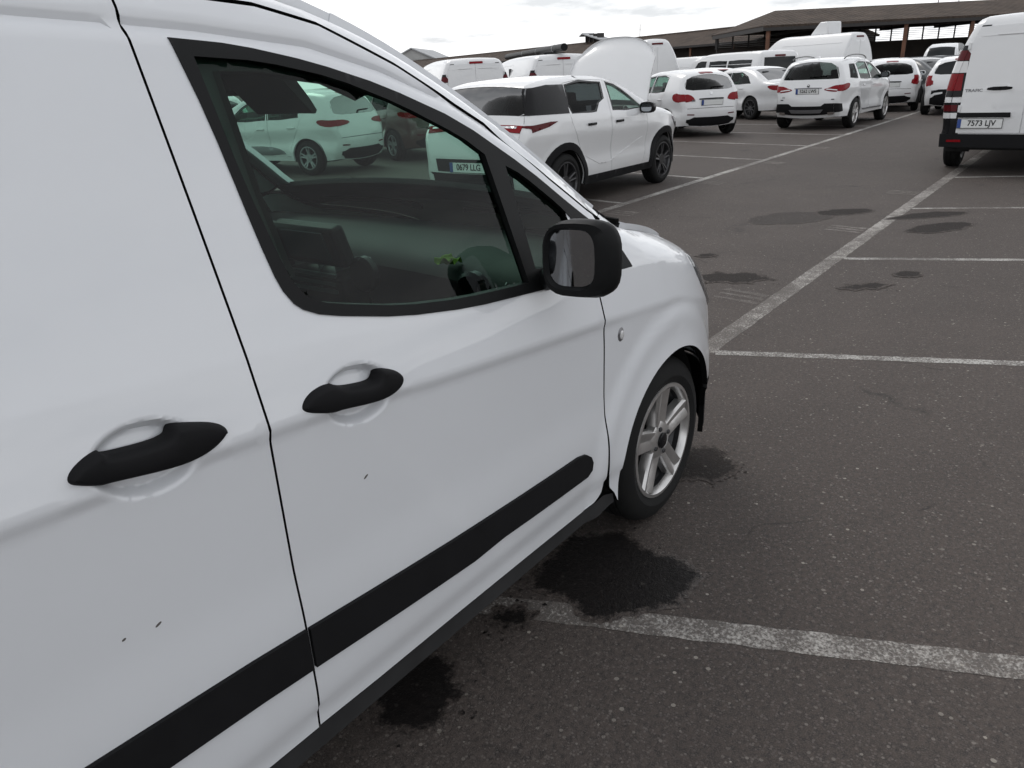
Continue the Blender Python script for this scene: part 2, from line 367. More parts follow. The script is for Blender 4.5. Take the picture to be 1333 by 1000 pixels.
# ------------------------------------------------------------------ asphalt ground, painted lines, stains
def asphalt(name, dark=1.0, rough=0.78, line=None, wear=0.5, wet=False, blot=True, spec=0.3):
    m, nt, b = new_mat(name)
    g = N(nt, 'ShaderNodeNewGeometry'); pos = g.outputs['Position']
    def noise(sc, det=4.0, rg=0.6, vec=None):
        n = N(nt, 'ShaderNodeTexNoise', Scale=sc, Detail=det, Roughness=rg); nt.links.new(vec or pos, n.inputs['Vector']); return n
    def mapr(s, a, bb, c, d):
        n = N(nt, 'ShaderNodeMapRange'); n.inputs[1].default_value = a; n.inputs[2].default_value = bb; n.inputs[3].default_value = c; n.inputs[4].default_value = d
        nt.links.new(s, n.inputs[0]); return n.outputs[0]
    def mth(op, a, bb):
        n = N(nt, 'ShaderNodeMath', operation=op)
        for i, v in enumerate((a, bb)):
            if isinstance(v, (int, float)): n.inputs[i].default_value = v
            else: nt.links.new(v, n.inputs[i])
        return n.outputs[0]
    def mix(fac, a, bb):
        n = N(nt, 'ShaderNodeMix', data_type='RGBA')
        for i, v in ((0, fac), (6, a), (7, bb)):
            if isinstance(v, tuple): n.inputs[i].default_value = (*v, 1)
            elif isinstance(v, (int, float)): n.inputs[i].default_value = v
            else: nt.links.new(v, n.inputs[i])
        return n.outputs[2]
    big = noise(0.35, 3.0, 0.62); mid = noise(2.2, 5.0, 0.68); fine = noise(55, 2.0, 0.7); grit = noise(260, 0.0, 0.6)
    base = mix(mapr(big.outputs[0], 0.3, 0.7, 0, 1), (0.068, 0.0555, 0.0495), (0.103, 0.084, 0.074))
    base = mix(mapr(mid.outputs[0], 0.35, 0.75, 0, 0.55), base, (0.054, 0.0445, 0.040))
    base = mix(mapr(fine.outputs[0], 0.32, 0.62, 0.75, 0.0), base, (0.020, 0.018, 0.018))
    base = mix(mapr(grit.outputs[0], 0.45, 0.75, 0.0, 0.5), base, (0.112, 0.094, 0.083))
    # loose light stones in the binder, two sizes
    st = None
    for sc, thr, sz, colr in ((130.0, 0.66, 0.48, (0.125, 0.108, 0.098)), (72.0, 0.90, 0.36, (0.20, 0.18, 0.16)), (46.0, 0.965, 0.30, (0.30, 0.275, 0.24))):
        v = N(nt, 'ShaderNodeTexVoronoi', Scale=sc); nt.links.new(pos, v.inputs['Vector'])
        sp = N(nt, 'ShaderNodeSeparateColor'); nt.links.new(v.outputs['Color'], sp.inputs[0])
        k = mth('MULTIPLY', mth('GREATER_THAN', sp.outputs[0], thr), mth('LESS_THAN', v.outputs['Distance'], sz))
        k = mth('MULTIPLY', k, mapr(sp.outputs[1], 0, 1, 0.05, 0.95))
        base = mix(k, base, colr); st = k if st is None else mth('MAXIMUM', st, k)
    if blot:
        # drips and old oil spots, each with its own outline
        bn = noise(1.1, 5.0, 0.7); base = mix(mapr(bn.outputs[0], 0.66, 0.74, 0, 0.6), base, (0.018, 0.017, 0.017))
        wv = noise(0.8, 3.0, 0.5); vc = N(nt, 'ShaderNodeTexVoronoi', Scale=0.45, feature='DISTANCE_TO_EDGE')
        ad = N(nt, 'ShaderNodeMixRGB') if False else N(nt, 'ShaderNodeVectorMath', operation='MULTIPLY_ADD'); 
        nt.links.new(wv.outputs['Color'], ad.inputs[0]); ad.inputs[1].default_value = (1.6, 1.6, 0); nt.links.new(pos, ad.inputs[2])
        nt.links.new(ad.outputs[0], vc.inputs['Vector'])
        crk = mth('MULTIPLY', mapr(vc.outputs['Distance'], 0.0, 0.006, 1.0, 0.0), mapr(mid.outputs[0], 0.5, 0.6, 0.0, 0.6))
        base = mix(crk, base, (0.008, 0.008, 0.008))
    if line:
        wn = noise(9, 5.0, 0.75); wf = noise(90, 2.0, 0.7); wb = noise(1.3, 1.0, 0.5)
        s = mth('ADD', mth('ADD', wn.outputs[0], mth('MULTIPLY', wf.outputs[0], 1.3)), mth('MULTIPLY', wb.outputs[0], 0.7))
        k = mapr(s, 1.50 - wear * 0.35 - 0.13, 1.50 - wear * 0.35 + 0.27, 0.95, 0.12)
        base = mix(k, base, line)
    if dark != 1.0:
        at = N(nt, 'ShaderNodeAttribute', attribute_name='soak')
        s = mth('ADD', at.outputs['Fac'], mth('MULTIPLY', mth('SUBTRACT', noise(34, 4.0, 0.8).outputs[0], 0.5), 1.9))
        fac = mth('MULTIPLY', mapr(s, 0.12, 0.55, 0, 1), 1 - dark)
        base = mix(fac, base, (0.004, 0.004, 0.0045)); spec_s = mapr(fac, 0.0, 1.0, 0.3, spec)
    nt.links.new(base, b.inputs['Base Color'])
    if wet:
        nt.links.new(mapr(noise(30, 3.0).outputs[0], 0.3, 0.7, rough * 0.7, rough * 1.2), b.inputs['Roughness'])
    else:
        nt.links.new(mapr(fine.outputs[0], 0.3, 0.7, rough * 0.88, min(1, rough * 1.15)), b.inputs['Roughness'])
    if dark != 1.0: nt.links.new(spec_s, b.inputs['Specular IOR Level'])
    else: b.inputs['Specular IOR Level'].default_value = spec
    hsum = mth('ADD', mth('MULTIPLY', fine.outputs[0], 0.9), mth('MULTIPLY', grit.outputs[0], 0.4))
    bp = N(nt, 'ShaderNodeBump', Strength=0.55, Distance=0.006); nt.links.new(hsum, bp.inputs['Height']); nt.links.new(bp.outputs[0], b.inputs['Normal'])
    return m
asphalt('asphalt')
asphalt('line_paint', line=(0.52, 0.51, 0.48), wear=0.42)
asphalt('line_paint_worn', line=(0.46, 0.44, 0.41), wear=0.62)
asphalt('line_ghost', line=(0.30, 0.28, 0.26), wear=0.75)
asphalt('oil_wet', dark=0.14, rough=0.55, wet=True, blot=False, spec=0.09)
asphalt('oil_old', dark=0.35, rough=0.85, blot=False, spec=0.08)
asphalt('patch_grey', dark=0.62, rough=0.8, blot=False, spec=0.2)

gv = [(-60, -150, 0), (320, -150, 0), (320, 260, 0), (-60, 260, 0)]
tag(link('ground', mesh('ground', gv, [(0, 1, 2, 3)], False), None, 'asphalt'), kind='structure')

def strip_line(name, a, b, w, mat, z=0.0008, jag=0.004, step=0.06):
    """painted line with slightly ragged edges"""
    a, b = np.array(a, float), np.array(b, float); L = np.linalg.norm(b - a); d = (b - a) / L; n = np.array([-d[1], d[0]]); k = max(2, int(L / step))
    v = []; f = []
    for i in range(k + 1):
        p = a + d * L * i / k
        for s in (-1, 1):
            q = p + n * s * (w / 2 + random.uniform(-jag, jag)); v.append((q[0], q[1], z))
        if i: f.append((2 * i - 2, 2 * i, 2 * i + 1, 2 * i - 1))
    return tag(link(name, mesh(name, v, f, False), None, mat), kind='structure')
strip_line('aisle_line', (4.02, 1.69), (24.5, 1.69), 0.125, 'line_paint_worn')
strip_line('aisle_line', (3.4, 4.73), (46, 4.73), 0.11, 'line_paint')
for i in range(-1, 4):       # bay lines on the near side
    x0 = 4.02 + 2.66 * i
    strip_line('bay_line', (x0 + (0.02 if i >= 0 else -0.12), 1.625 if i >= 0 else 1.95), (x0 + 2.0, -3.05), 0.075 if i >= 0 else 0.095, 'line_paint' if i >= 0 else 'line_paint_worn', z=0.0011)
for i in range(0, 8):        # bay lines on the far side
    x0 = 8.60 + 2.45 * i
    strip_line('bay_line', (x0, 4.79), (x0 + 1.05, 4.79 + 4.9), 0.085, 'line_paint', z=0.0011)
for (x, y) in ((5.22, 1.94), (7.95, 1.95), (10.46, 1.95), (7.95, 4.42), (10.6, 4.45), (13.1, 4.45), (15.6, 4.45)):    # old bay numbers, worn away to rectangles
    for dx, w in ((-0.11, 0.05), (0.0, 0.05), (0.1, 0.06)):
        strip_line('worn_marking', (x + dx, y - 0.17), (x + dx + 0.05, y + 0.17), w, 'line_ghost', z=0.0011, jag=0.012, step=0.04)

STZ = [0.0016]
def stain(name, pts, mat, label=None, z=None, jag=0.02, sats=0, seed=1, spread=0.05):
    STZ[0] += .0002; z = STZ[0]
    rs = random.Random(seed); P = densify(smooth_poly(pts, 1), 0.012)
    c = P.mean(0); dd = P - c; P = c + dd * (1 + .022 / np.maximum(np.linalg.norm(dd, axis=1, keepdims=True), .05)); out = []; ph = [rs.uniform(0, 6.28) for _ in range(8)]; n = len(P)
    for i, p in enumerate(P):
        a = 2 * math.pi * i / n
        q = sum(math.sin(a * k * 3 + ph[j]) / (1 + j * 0.6) for j, k in enumerate((2, 3, 5, 8, 13, 17)))
        d = (p - c); L = np.linalg.norm(d)
        out.append(p + d / max(L, 1e-6) * (q * jag * 0.45 + rs.uniform(-1, 1) * jag * 0.33))
    v, f = cdt(out, (), 0.02, edge=0.012); V = [(a, b, z) for a, b in v]; F = [tuple(q) for q in f]; soak = list(np.clip(dist_line(np.array(out), v, True) / .055, 0, 1))
    for _ in range(sats):
        p = P[rs.randrange(n)]; d = p - c; d /= np.linalg.norm(d); q = p + d * rs.uniform(0.01, spread); r = rs.uniform(0.003, 0.010)
        n0 = len(V); k = 9
        V += [(q[0] + r * rs.uniform(0.5, 1.2) * math.cos(6.283 * j / k), q[1] + r * rs.uniform(0.5, 1.2) * math.sin(6.283 * j / k), z) for j in range(k)]; F.append(tuple(range(n0, n0 + k))); soak += [.45] * k
    me = mesh(name, V, F, False); at = me.attributes.new('soak', 'FLOAT', 'POINT'); at.data.foreach_set('value', np.array(soak, float))
    return tag(link(name, me, None, mat), kind='structure')
stain('oil_stain', [(1.66, 1.24), (1.80, 1.30), (2.02, 1.28), (2.10, 1.16), (2.04, 1.02), (2.07, 0.93), (1.98, 0.80), (1.88, 0.82), (1.80, 0.86), (1.70, 0.93), (1.63, 0.98), (1.67, 1.10)], 'oil_wet', sats=9, seed=3, jag=0.022)
stain('oil_stain', [(0.98, 1.26), (1.06, 1.34), (1.2, 1.36), (1.25, 1.28), (1.21, 1.17), (1.12, 1.12), (1.04, 1.13), (0.99, 1.18)], 'oil_wet', sats=10, seed=5)
stain('oil_stain', [(1.48, 1.27), (1.53, 1.25), (1.56, 1.20), (1.53, 1.15), (1.47, 1.17), (1.45, 1.23)], 'oil_wet', sats=14, seed=6, jag=0.02)
stain('oil_stain', [(2.57, 1.20), (2.60, 1.06), (2.72, 0.98), (2.84, 1.05), (2.92, 1.18), (2.75, 1.25)], 'oil_old', sats=8, seed=8)
stain('asphalt_patch', [(7.85, 2.80), (8.15, 2.35), (8.55, 2.22), (8.78, 2.40), (8.70, 2.75), (8.4, 2.92), (8.05, 2.98)], 'patch_grey', seed=9)
stain('oil_stain', [(8.55, 2.32), (8.95, 1.95), (9.2, 1.98), (9.1, 2.25), (8.8, 2.5)], 'oil_old', seed=10, sats=8)
stain('oil_stain', [(8.6, 1.75), (9.15, 1.5), (9.35, 1.15), (9.2, 1.05), (8.85, 1.35), (8.65, 1.6)], 'oil_old', seed=11, sats=5)
stain('oil_stain', [(8.05, 1.45), (8.45, 1.35), (8.75, 1.05), (8.6, 0.92), (8.25, 1.05), (8.0, 1.25)], 'oil_old', seed=12, sats=5)
stain('oil_stain', [(5.55, 2.50), (5.75, 2.42), (5.95, 2.05), (5.75, 1.92), (5.55, 2.1), (5.5, 2.32)], 'oil_old', seed=13, sats=24, jag=0.06, spread=0.16)
stain('oil_stain', [(5.7, 1.40), (5.85, 1.38), (6.05, 1.18), (5.95, 1.10), (5.8, 1.22)], 'oil_old', seed=14, sats=18, jag=0.04, spread=0.12)
stain('oil_stain', [(6.30, 1.16), (6.45, 1.13), (6.48, 1.00), (6.33, 0.98), (6.27, 1.07)], 'oil_old', seed=15, jag=0.008)
stain('oil_stain', [(6.25, 2.75), (6.4, 2.72), (6.42, 2.62), (6.3, 2.6)], 'oil_old', seed=16, sats=3)
# ------------------------------------------------------------------ wheels
def wheel(parent, x, yc, side, R, rim_r, width, style='five', rim_mat='alloy', n=48, bolts=4):
    """side -1: outer face towards -Y (right-hand side of the vehicle), +1: towards +Y"""
    w = empty('wheel', (x, yc, R), 0 if side < 0 else math.pi, parent)
    hw = width / 2; o = -hw                                   # outer face at y = o (towards -Y)
    rr = rim_r
    prof = [(rr - .012, o + .030), (rr + .002, o + .008), (rr + .010, o + .004), (rr + .030, o - .004), (R - .055, o - .002), (R - .030, o + .006), (R - .014, o + .017), (R - .004, o + .034),
            (R - .001, o + .045), (R - .009, o + .047), (R - .009, o + .053), (R, o + .055), (R, -.010), (R - .009, -.008), (R - .009, .002), (R, .004), (R, hw - .055), (R - .004, hw - .034), (R - .014, hw - .017), (R - .05, hw), (rr + .01, hw - .004), (rr - .012, hw - .03)]
    MB().lathe_y(prof, n).build('tyre', 'rubber', w, True, 28)
    m = MB()
    m.lathe_y([(rr + .004, o + .010), (rr + .002, o + .004), (rr - .010, o + .003), (rr - .018, o + .014), (rr - .021, o + .03)], n)
    MB().lathe_y([(rr - .021, o + .03), (rr - .022, o + .05), (rr - .05, o + .09), (rr - .05, hw - .02), (rr, hw - .004)], n).build('rim_barrel', 'alloy_dark' if n > 40 else 'alloy_smoke', w, True, 32)
    rb = rr - .016
    def spoke(a0, w0, w1, y0, y1, th, r0=.045, r1=None, tw=0.0):
        r1 = r1 or rb; K = 7; v = []; f = []
        for i in range(K):
            t = i / (K - 1); r = r0 + (r1 - r0) * t; ww = w0 + (w1 - w0) * t; y = y0 + (y1 - y0) * (t ** 1.6); a = a0 + tw * t
            ca, sa = math.cos(a), math.sin(a)
            for (u, dy) in ((-.5, .010), (-.42, 0), (-.27, .001), (0, .010 if style == 'five' and i > 1 else .004), (.27, .001), (.42, 0), (.5, .010), (.5, th), (-.5, th)):
                q = u * ww; v.append((r * ca - q * sa, y + dy, r * sa + q * ca))
        for i in range(K - 1):
            for j in range(9): f.append((i * 9 + j, i * 9 + (j + 1) % 9, (i + 1) * 9 + (j + 1) % 9, (i + 1) * 9 + j))
        m.add(v, f)
    off = rad(90)
    if style == 'five':                 # five broad spokes, each splitting towards the rim
        for k in range(5):
            a = off + k * 2 * math.pi / 5
            spoke(a, .070, .086, o + .018, o + .004, .04, r0=.035)
        m.lathe_y([(.001, o + .014), (.055, o + .014), (.072, o + .022), (.075, o + .05)], 30)
    elif style == 'multi':
        for k in range(10): spoke(off + k * 2 * math.pi / 10, .030, .022, o + .022, o + .008, .03)
        m.lathe_y([(.001, o + .018), (.06, o + .018), (.07, o + .03)], 24)
    elif style == 'y':
        for k in range(5):
            a = off + k * 2 * math.pi / 5
            spoke(a - .16, .04, .030, o + .02, o + .008, .03); spoke(a + .16, .04, .030, o + .02, o + .008, .03)
        m.lathe_y([(.001, o + .018), (.07, o + .018), (.08, o + .03)], 24)
    else:                               # steel wheel with a full plastic cover
        m.lathe_y([(.001, o + .012), (.06, o + .012), (rb * .6, o + .016), (rb, o + .008)], n)
    m.build('rim', rim_mat, w, True, 32)
    MB().lathe_y([(.001, o + .085), (rr - .075, o + .085), (rr - .07, o + .10), (rr - .05, o + .12), (rr - .045, hw - .03)], 32).build('brake_disc', 'underbody' if n > 40 else 'steel_disc' if n > 30 else 'underbody', w, True)
    if n > 40:
        MB().lathe_y([(.001, o + .004), (.022, o + .004), (.029, o + .008), (.030, o + .016)], 28).build('centre_cap', 'black_gloss', w, True)
        for k in range(bolts):
            a = off + .3 + k * 2 * math.pi / bolts
            MB().lathe_y([(.001, o + .008), (.007, o + .008), (.009, o + .011), (.010, o + .02)], 6, (.05 * math.cos(a), 0, .05 * math.sin(a))).build('wheel_bolt', 'alloy_dark', w)
    return w

# ------------------------------------------------------------------ the panel van in the foreground
VO = np.array([1.0, 1.94, 0.0])          # ground point under the van; its right side faces -Y
WX, WZ, WR = 2.25, 0.305, 0.307          # front wheel
U_van = smooth_poly([(-1.03, .24), (-1.10, .42), (-1.10, .75), (-1.08, 1.1), (-1.02, 1.55), (-.95, 1.68), (-.6, 1.735), (.2, 1.755), (.75, 1.75), (1.02, 1.725), (1.22, 1.66), (1.38, 1.585), (1.62, 1.44), (1.82, 1.295), (1.98, 1.165),
                     (2.13, 1.085), (2.32, 1.045), (2.55, .985), (2.72, .905), (2.83, .80), (2.895, .66), (2.92, .48), (2.87, .22)], 2, False)
ZU = [(-1.2, 1.235), (.39, 1.16), (.69, 1.13), (.82, 1.118), (1.02, 1.09), (1.29, 1.06), (1.55, 1.035), (1.9, 1.01), (2.3, .975), (2.6, .92), (2.8, .80), (3.0, .6)]
ZL = [(-1.2, 1.12), (.34, 1.03), (.71, 1.005), (.82, .995), (1.09, .96), (1.48, .92), (1.8, .89), (2.3, .84), (2.8, .70), (3.0, .5)]
ZST = [(-1.2, .69), (-.2, .645), (.56, .600), (.70, .588), (.89, .571), (1.14, .552), (1.46, .535), (1.75, .525)]
GRV = [(-1.2, 1.665), (.52, 1.66), (.67, 1.652), (.81, 1.643), (1.05, 1.617), (1.23, 1.568), (1.44, 1.487), (1.62, 1.38), (1.9, 1.2), (2.0, 1.1)]
HANDLES = ((.487, 1.043), (.903, .997))
HROT = math.atan2(-.045, .245)
RV = 0.075
HPOLY = ([(0.3655, 1.0625), (0.3664, 1.0540), (0.3754, 1.0466), (0.4059, 1.0328), (0.4153, 1.0329), (0.5188, 1.0118), (0.5634, 1.0114), (0.5940, 1.0181), (0.6166, 1.0316), (0.6167, 1.0408), (0.6070, 1.0516), (0.5861, 1.0628), (0.5394, 1.0788), (0.5257, 1.0774), (0.5181, 1.0605), (0.4274, 1.0725), (0.4217, 1.0780), (0.4166, 1.0854), (0.3978, 1.0826), (0.3755, 1.0728)],
         [(0.7593, 1.0216), (0.7623, 1.0105), (0.7785, 0.9998), (0.8323, 0.9820), (0.8445, 0.9838), (0.9373, 0.9654), (0.9821, 0.9661), (1.0064, 0.9749), (1.0159, 0.9891), (1.0131, 1.0027), (0.9938, 1.0161), (0.9643, 1.0287), (0.9528, 1.0278), (0.9480, 1.0147), (0.9356, 1.0085), (0.8788, 1.0186), (0.8561, 1.0266), (0.8354, 1.0412), (0.8129, 1.0438), (0.7781, 1.0376)])
def van_S(x, z, edge=True):
    x = np.asarray(x, float); z = np.asarray(z, float)
    zu = interp(x, ZU); zl = interp(x, ZL)
    up = .850 - .30 * np.maximum(z - zu, 0) - .03 * np.maximum(z - zu, 0) ** 2
    y = np.where(z >= zu, up, .850 + .030 * sstep(zu, zl, z) if False else .850 + .030 * np.clip((zu - z) / (zu - zl), 0, 1))
    fade = 1 - sstep(1.75, 2.0, x)
    y = y - .007 * sstep(zl + .003, zl - .026, z) * (0.35 + .65 * fade)
    zst = interp(x, ZST)
    y = y + .007 * sstep(zst + .15, zst + .0, z) * fade
    y = y - .008 * sstep(.45, .33, z) - .006 * sstep(.392, .384, z)
    # soft groove under the cantrail
    gz = interp(x, GRV); y = y - .012 * np.exp(-((z - gz) / .011) ** 2) - 0.004 * sstep(gz - .01, gz + .03, z)
    # wing: arch flare, brow and plan taper to the nose
    for wx in (WX, WX - 2.489):
        r = np.hypot(x - wx, z - .30)
        y = y + .014 * sstep(.53, .47, r) + .010 * np.exp(-((r - .365) / .035) ** 2)
    y = y - .43 * np.maximum(x - 2.33, 0) ** 2
    y = y - .9 * np.maximum(x - 2.1, 0) * np.maximum(z - zu, 0) - .12 * np.maximum(x - 2.2, 0) * np.maximum(z - .55, 0)
    y = y - .10 * np.maximum(-.7 - x, 0) ** 2
    # dished recess behind each handle
    for hx, hz in HANDLES:
        c, s = math.cos(HROT), math.sin(HROT); u = (x - hx) * c + (z - hz) * s; v = -(x - hx) * s + (z - hz) * c
        q = np.sqrt(((u + .004) / .092) ** 2 + ((v + .002) / .060) ** 2)
        y = y - .022 * sstep(1.0, .70, q)
    if edge:
        pts = np.c_[x.ravel(), z.ravel()]; d = dist_line(U_van, pts).reshape(x.shape)
        rr = RV + .05 * sstep(2.0, 2.6, x)
        k = np.clip(rr - d, 0, rr); y = y - (rr - np.sqrt(np.maximum(rr ** 2 - k ** 2, 0)))
    return y
def van_side(v, off=0.0, side=-1):
    y = van_S(v[:, 0], v[:, 1]) + off
    return np.c_[v[:, 0], VO[1] + side * y, v[:, 1]]
def van_panel(name, poly, mat, parent, off=0.0, step=.022, edge=.014, holes=(), flange=.02, side=-1, extra=None):
    v, f = cdt(poly, holes, step, extra, edge)
    return sheet(name, van_side(v, off, side), f, mat, parent, (0, side, 0), flange, VO, sharp=40, flange_mat='rubber_seam_shade')  # edge returns coloured near-black to stand for shade in the shut lines
def van_drape(name, poly, mat, parent, h, step=.02, edge=.012, holes=(), side=-1, dome=None, bury=.01):
    """piece lying on the van's side, h proud, edges rounded over dome metres"""
    v, f = cdt(poly, holes, step, None, edge)
    o = h
    if dome:
        d = dist_line(densify(poly, edge), v, True)
        for q in holes: d = np.minimum(d, dist_line(densify(q, edge), v, True))
        k = np.clip(dome - d, 0, dome); o = h * np.sqrt(np.maximum(1 - (k / dome) ** 2, 0))
    P = van_side(v, 0, side); P[:, 1] += side * o
    return sheet(name, P, f, mat, parent, (0, side, 0), bury + (0 if dome else h), VO, (0, -side, 0), sharp=50)
van = tag(empty('panel_van', VO), 'white panel van filling the left foreground, black side strip and door handles', 'van')

ROOFSEAM = [(-1.0, 1.70), (.2, 1.71), (.69, 1.705), (.80, 1.700), (.96, 1.690), (1.10, 1.66), (1.28, 1.582), (1.53, 1.442), (1.72, 1.292), (1.86, 1.192), (1.93, 1.15)]
ARCH = [(WX + .372 * math.cos(a), .30 + .372 * math.sin(a)) for a in np.linspace(math.pi * 1.02, -.06, 40)]
ARCH_R = [(WX - 2.489 + .372 * math.cos(a), .30 + .372 * math.sin(a)) for a in np.linspace(math.pi * 1.02, -.02 * math.pi, 30)]
WIN_HOLE = smooth_poly([(.781, 1.614), (.781, 1.614), (.781, 1.614), (.792, 1.40), (.812, 1.235), (.84, 1.185), (.89, 1.163), (1.07, 1.115), (1.25, 1.084), (1.52, 1.058), (1.66, 1.08), (1.79, 1.18), (1.62, 1.313), (1.42, 1.442), (1.24, 1.522), (1.08, 1.577), (.92, 1.606)], 1)
def hand_extra(hx, hz):
    g = np.arange(-.13, .13, .0045); k = np.arange(-.075, .075, .0045)
    return np.array([(hx + a, hz + b - .18 * a) for a in g for b in k])
seam_gap = .0024
def van_rings(step=.025):
    D = densify(U_van, step, False); d = np.gradient(D, axis=0); n = np.c_[-d[:, 1], d[:, 0]]; n /= np.linalg.norm(n, axis=1)[:, None]
    return np.vstack([D - n * q for q in (.006, .015, .028, .044, .062, .08, .10)])
VR = van_rings()
def roof_part(x0, x1):
    P = densify(ROOFSEAM, .03, False); return [tuple(p) for p in P if x0 < p[0] < x1]
def crease_extra(x0, x1):
    ex = []
    for x in np.arange(x0, x1, .02):
        for tab in (ZU, ZL, GRV):
            zc = float(interp(x, tab))
            for dz in (-.03, -.018, -.009, 0, .009, .018, .03): ex.append((x, zc + dz - (.006 if tab is ZL else 0)))
    return np.array(ex)
for side in (-1, 1):
    near = side < 0
    st = .022 if near else .05
    # sliding door (right) / rear side panel
    sd_poly = [(-.12, .345), (.69 - seam_gap, .335), (.69 - seam_gap, 1.70)] + roof_part(-.12, .68)[::-1] + [(-.12, 1.707)]
    ex = np.vstack([hand_extra(*HANDLES[0]), crease_extra(-.1, .68)]) if near else None
    sliding = van_panel('sliding_door', sd_poly, 'paint_white', van, 0, st, .014 if near else .05, side=side, extra=ex)
    qp = [(-.13, .345), (-.13, 1.704)] + roof_part(-1.0, -.14)[::-1] + [(-1.0, 1.695)] + [tuple(p) for p in U_van[::-1] if p[0] < -.98 and p[1] < 1.6] + [(-1.02, .30), (-.62, .30)] + ARCH_R
    van_panel('rear_quarter', qp, 'paint_white', van, 0, .04, .03, side=side)
    # front door with its window opening
    dr = [(.69 + seam_gap, .338), (.86, .333), (1.12, .330), (1.45, .324), (1.70, .318), (1.755, .326), (1.79, .35), (1.806, .40), (1.813, .54), (1.816, .81), (1.811, .95), (1.806, 1.0), (1.84, 1.08), (1.90, 1.145)] + roof_part(.70, 1.89)[::-1] + [(.69 + seam_gap, 1.703)]
    dr = [(a, b - (.004 if b > 1.13 else 0)) for a, b in dr]
    ex = np.vstack([hand_extra(*HANDLES[1]), crease_extra(.7, 1.8)]) if near else None
    door = van_panel('front_door', dr, 'paint_white', van, 0, st, .012 if near else .04, [WIN_HOLE], side=side, extra=ex)
    # front wing with wheel arch
    Uf = [tuple(p) for p in U_van if p[0] > 1.985 and p[1] > .44]
    wg = [(1.821, .40), (1.818, .54), (1.823, .81), (1.818, .95), (1.813, 1.0), (1.845, 1.075), (1.905, 1.135), (1.95, 1.16)] + Uf + [(2.905, .43), (2.62, .41)] + [p for p in ARCH[::-1] if p[1] > .405 or p[0] < WX] + [(1.86, .315), (1.84, .34)]
    ex = np.vstack([crease_extra(1.83, 2.8), VR]) if near else VR[::2]
    wing = van_panel('front_wing', wg, 'paint_white', van, 0, st, .012 if near else .04, side=side, extra=ex)
    # cantrail and windscreen pillar
    pl = [(a, b + .004) for a, b in roof_part(-1.0, 1.94)] + [(1.955, 1.155)] + [tuple(p) for p in U_van[::-1] if -1.0 < p[0] < 1.985 and p[1] > 1.16] + [(-1.0, 1.71)]
    van_panel('windscreen_pillar', pl, 'paint_white', van, 0, .025 if near else .06, .016 if near else .05, side=side, extra=VR, flange=.012)
    # lower nose in black plastic
    nb = [(2.628, .39), (2.905, .42)] + [tuple(p) for p in U_van if p[0] > 2.86 and p[1] < .42] + [(2.63, .20), (2.66, .30)]
    van_panel('bumper_corner', nb, 'black_plastic', van, .003, .04, .02, side=side)
    # sill
    sl = [(-.60, .325)] if False else [(.02, .333)] + [(.69, .331), (1.12, .326), (1.45, .320), (1.70, .313), (1.82, .318), (1.868, .305), (1.872, .272), (1.80, .260), (.8, .270), (.02, .275)]
    van_panel('sill', sl, 'sill_grey', van, -.010, .03, .02, side=side, flange=.08)
    # rubbing strips
    def stp(x0, x1): return [(x, float(interp(x, ZST))) for x in np.linspace(x0, x1, 8)]
    r1 = stp(-.11, .6868) + [(x, float(interp(x, ZST)) - .093) for x in np.linspace(.6868, -.11, 8)]
    van_drape('rubbing_strip', r1, 'black_plastic', sliding, .009, side=side, step=.03, edge=.02)
    r2 = stp(.6932, 1.655) + [(1.695, .520), (1.722, .500), (1.732, .478), (1.726, .455), (1.70, .444)] + [(x, float(interp(x, ZST)) - (.083 if x > 1.2 else .092)) for x in np.linspace(1.66, .6932, 9)]
    van_drape('rubbing_strip', r2, 'black_plastic', door, .009, side=side, step=.03, edge=.012)
    # window surround, panes
    FR = smooth_poly([(.757, 1.632), (.757, 1.632), (.775, 1.51), (.788, 1.31), (.798, 1.225), (.82, 1.183), (.87, 1.156), (1.06, 1.104), (1.27, 1.068), (1.53, 1.043), (1.8, 1.020), (2.02, 1.000), (2.025, 1.002), (1.985, 1.062), (1.925, 1.118), (1.80, 1.203), (1.63, 1.330), (1.42, 1.460), (1.21, 1.543), (1.04, 1.591), (.88, 1.622)], 1, keep=.2)
    G1 = smooth_poly([(.790, 1.603), (.790, 1.603), (.800, 1.40), (.823, 1.235), (.850, 1.192), (.895, 1.172), (1.07, 1.124), (1.25, 1.094), (1.505, 1.070), (1.505, 1.070), (1.478, 1.378), (1.478, 1.378), (1.41, 1.425), (1.24, 1.505), (1.08, 1.562), (.92, 1.594)], 1, keep=.2)
    G2 = smooth_poly([(1.548, 1.095), (1.548, 1.095), (1.545, 1.345), (1.545, 1.345), (1.60, 1.318), (1.725, 1.225), (1.775, 1.175), (1.74, 1.14), (1.62, 1.085)], 1, keep=.2)
    van_drape('window_surround', FR, 'trim_black', door, .003, .02, .01, [G1, G2], side=side, bury=.018)
    for nm, gp in (('window_pane', G1), ('quarter_pane', G2)):
        v, f = cdt(gp, (), .03, None, .012)
        sheet(nm, van_side(v, -.012, side), f, 'glass_green', door, (0, side, 0), 0, VO)
    # seal lip along the base of the window and the top edge
    if near:
        base = [(x, z) for x, z in G1 if z < 1.25 and x < 1.50 or z < 1.1]
        # pull handles
    for k, (hx, hz) in enumerate(HANDLES):
        hp = HPOLY[k]
        hp = smooth_poly(hp, 3)
        dome_sheet('door_handle', hp, lambda v, hh: np.c_[v[:, 0], VO[1] + side * (.866 + hh - .35 * np.abs(v[:, 0] - hx) ** 2), v[:, 1]], 'black_plastic', (sliding, door)[k], .024, .010, (0, side, 0), VO, base=.012)
    # side repeater badge on the wing
    bx, bz = 1.912, .822
    ring = [(bx + .017 * math.cos(a), bz + .022 * math.sin(a)) for a in np.linspace(0, 2 * math.pi, 24, endpoint=False)]
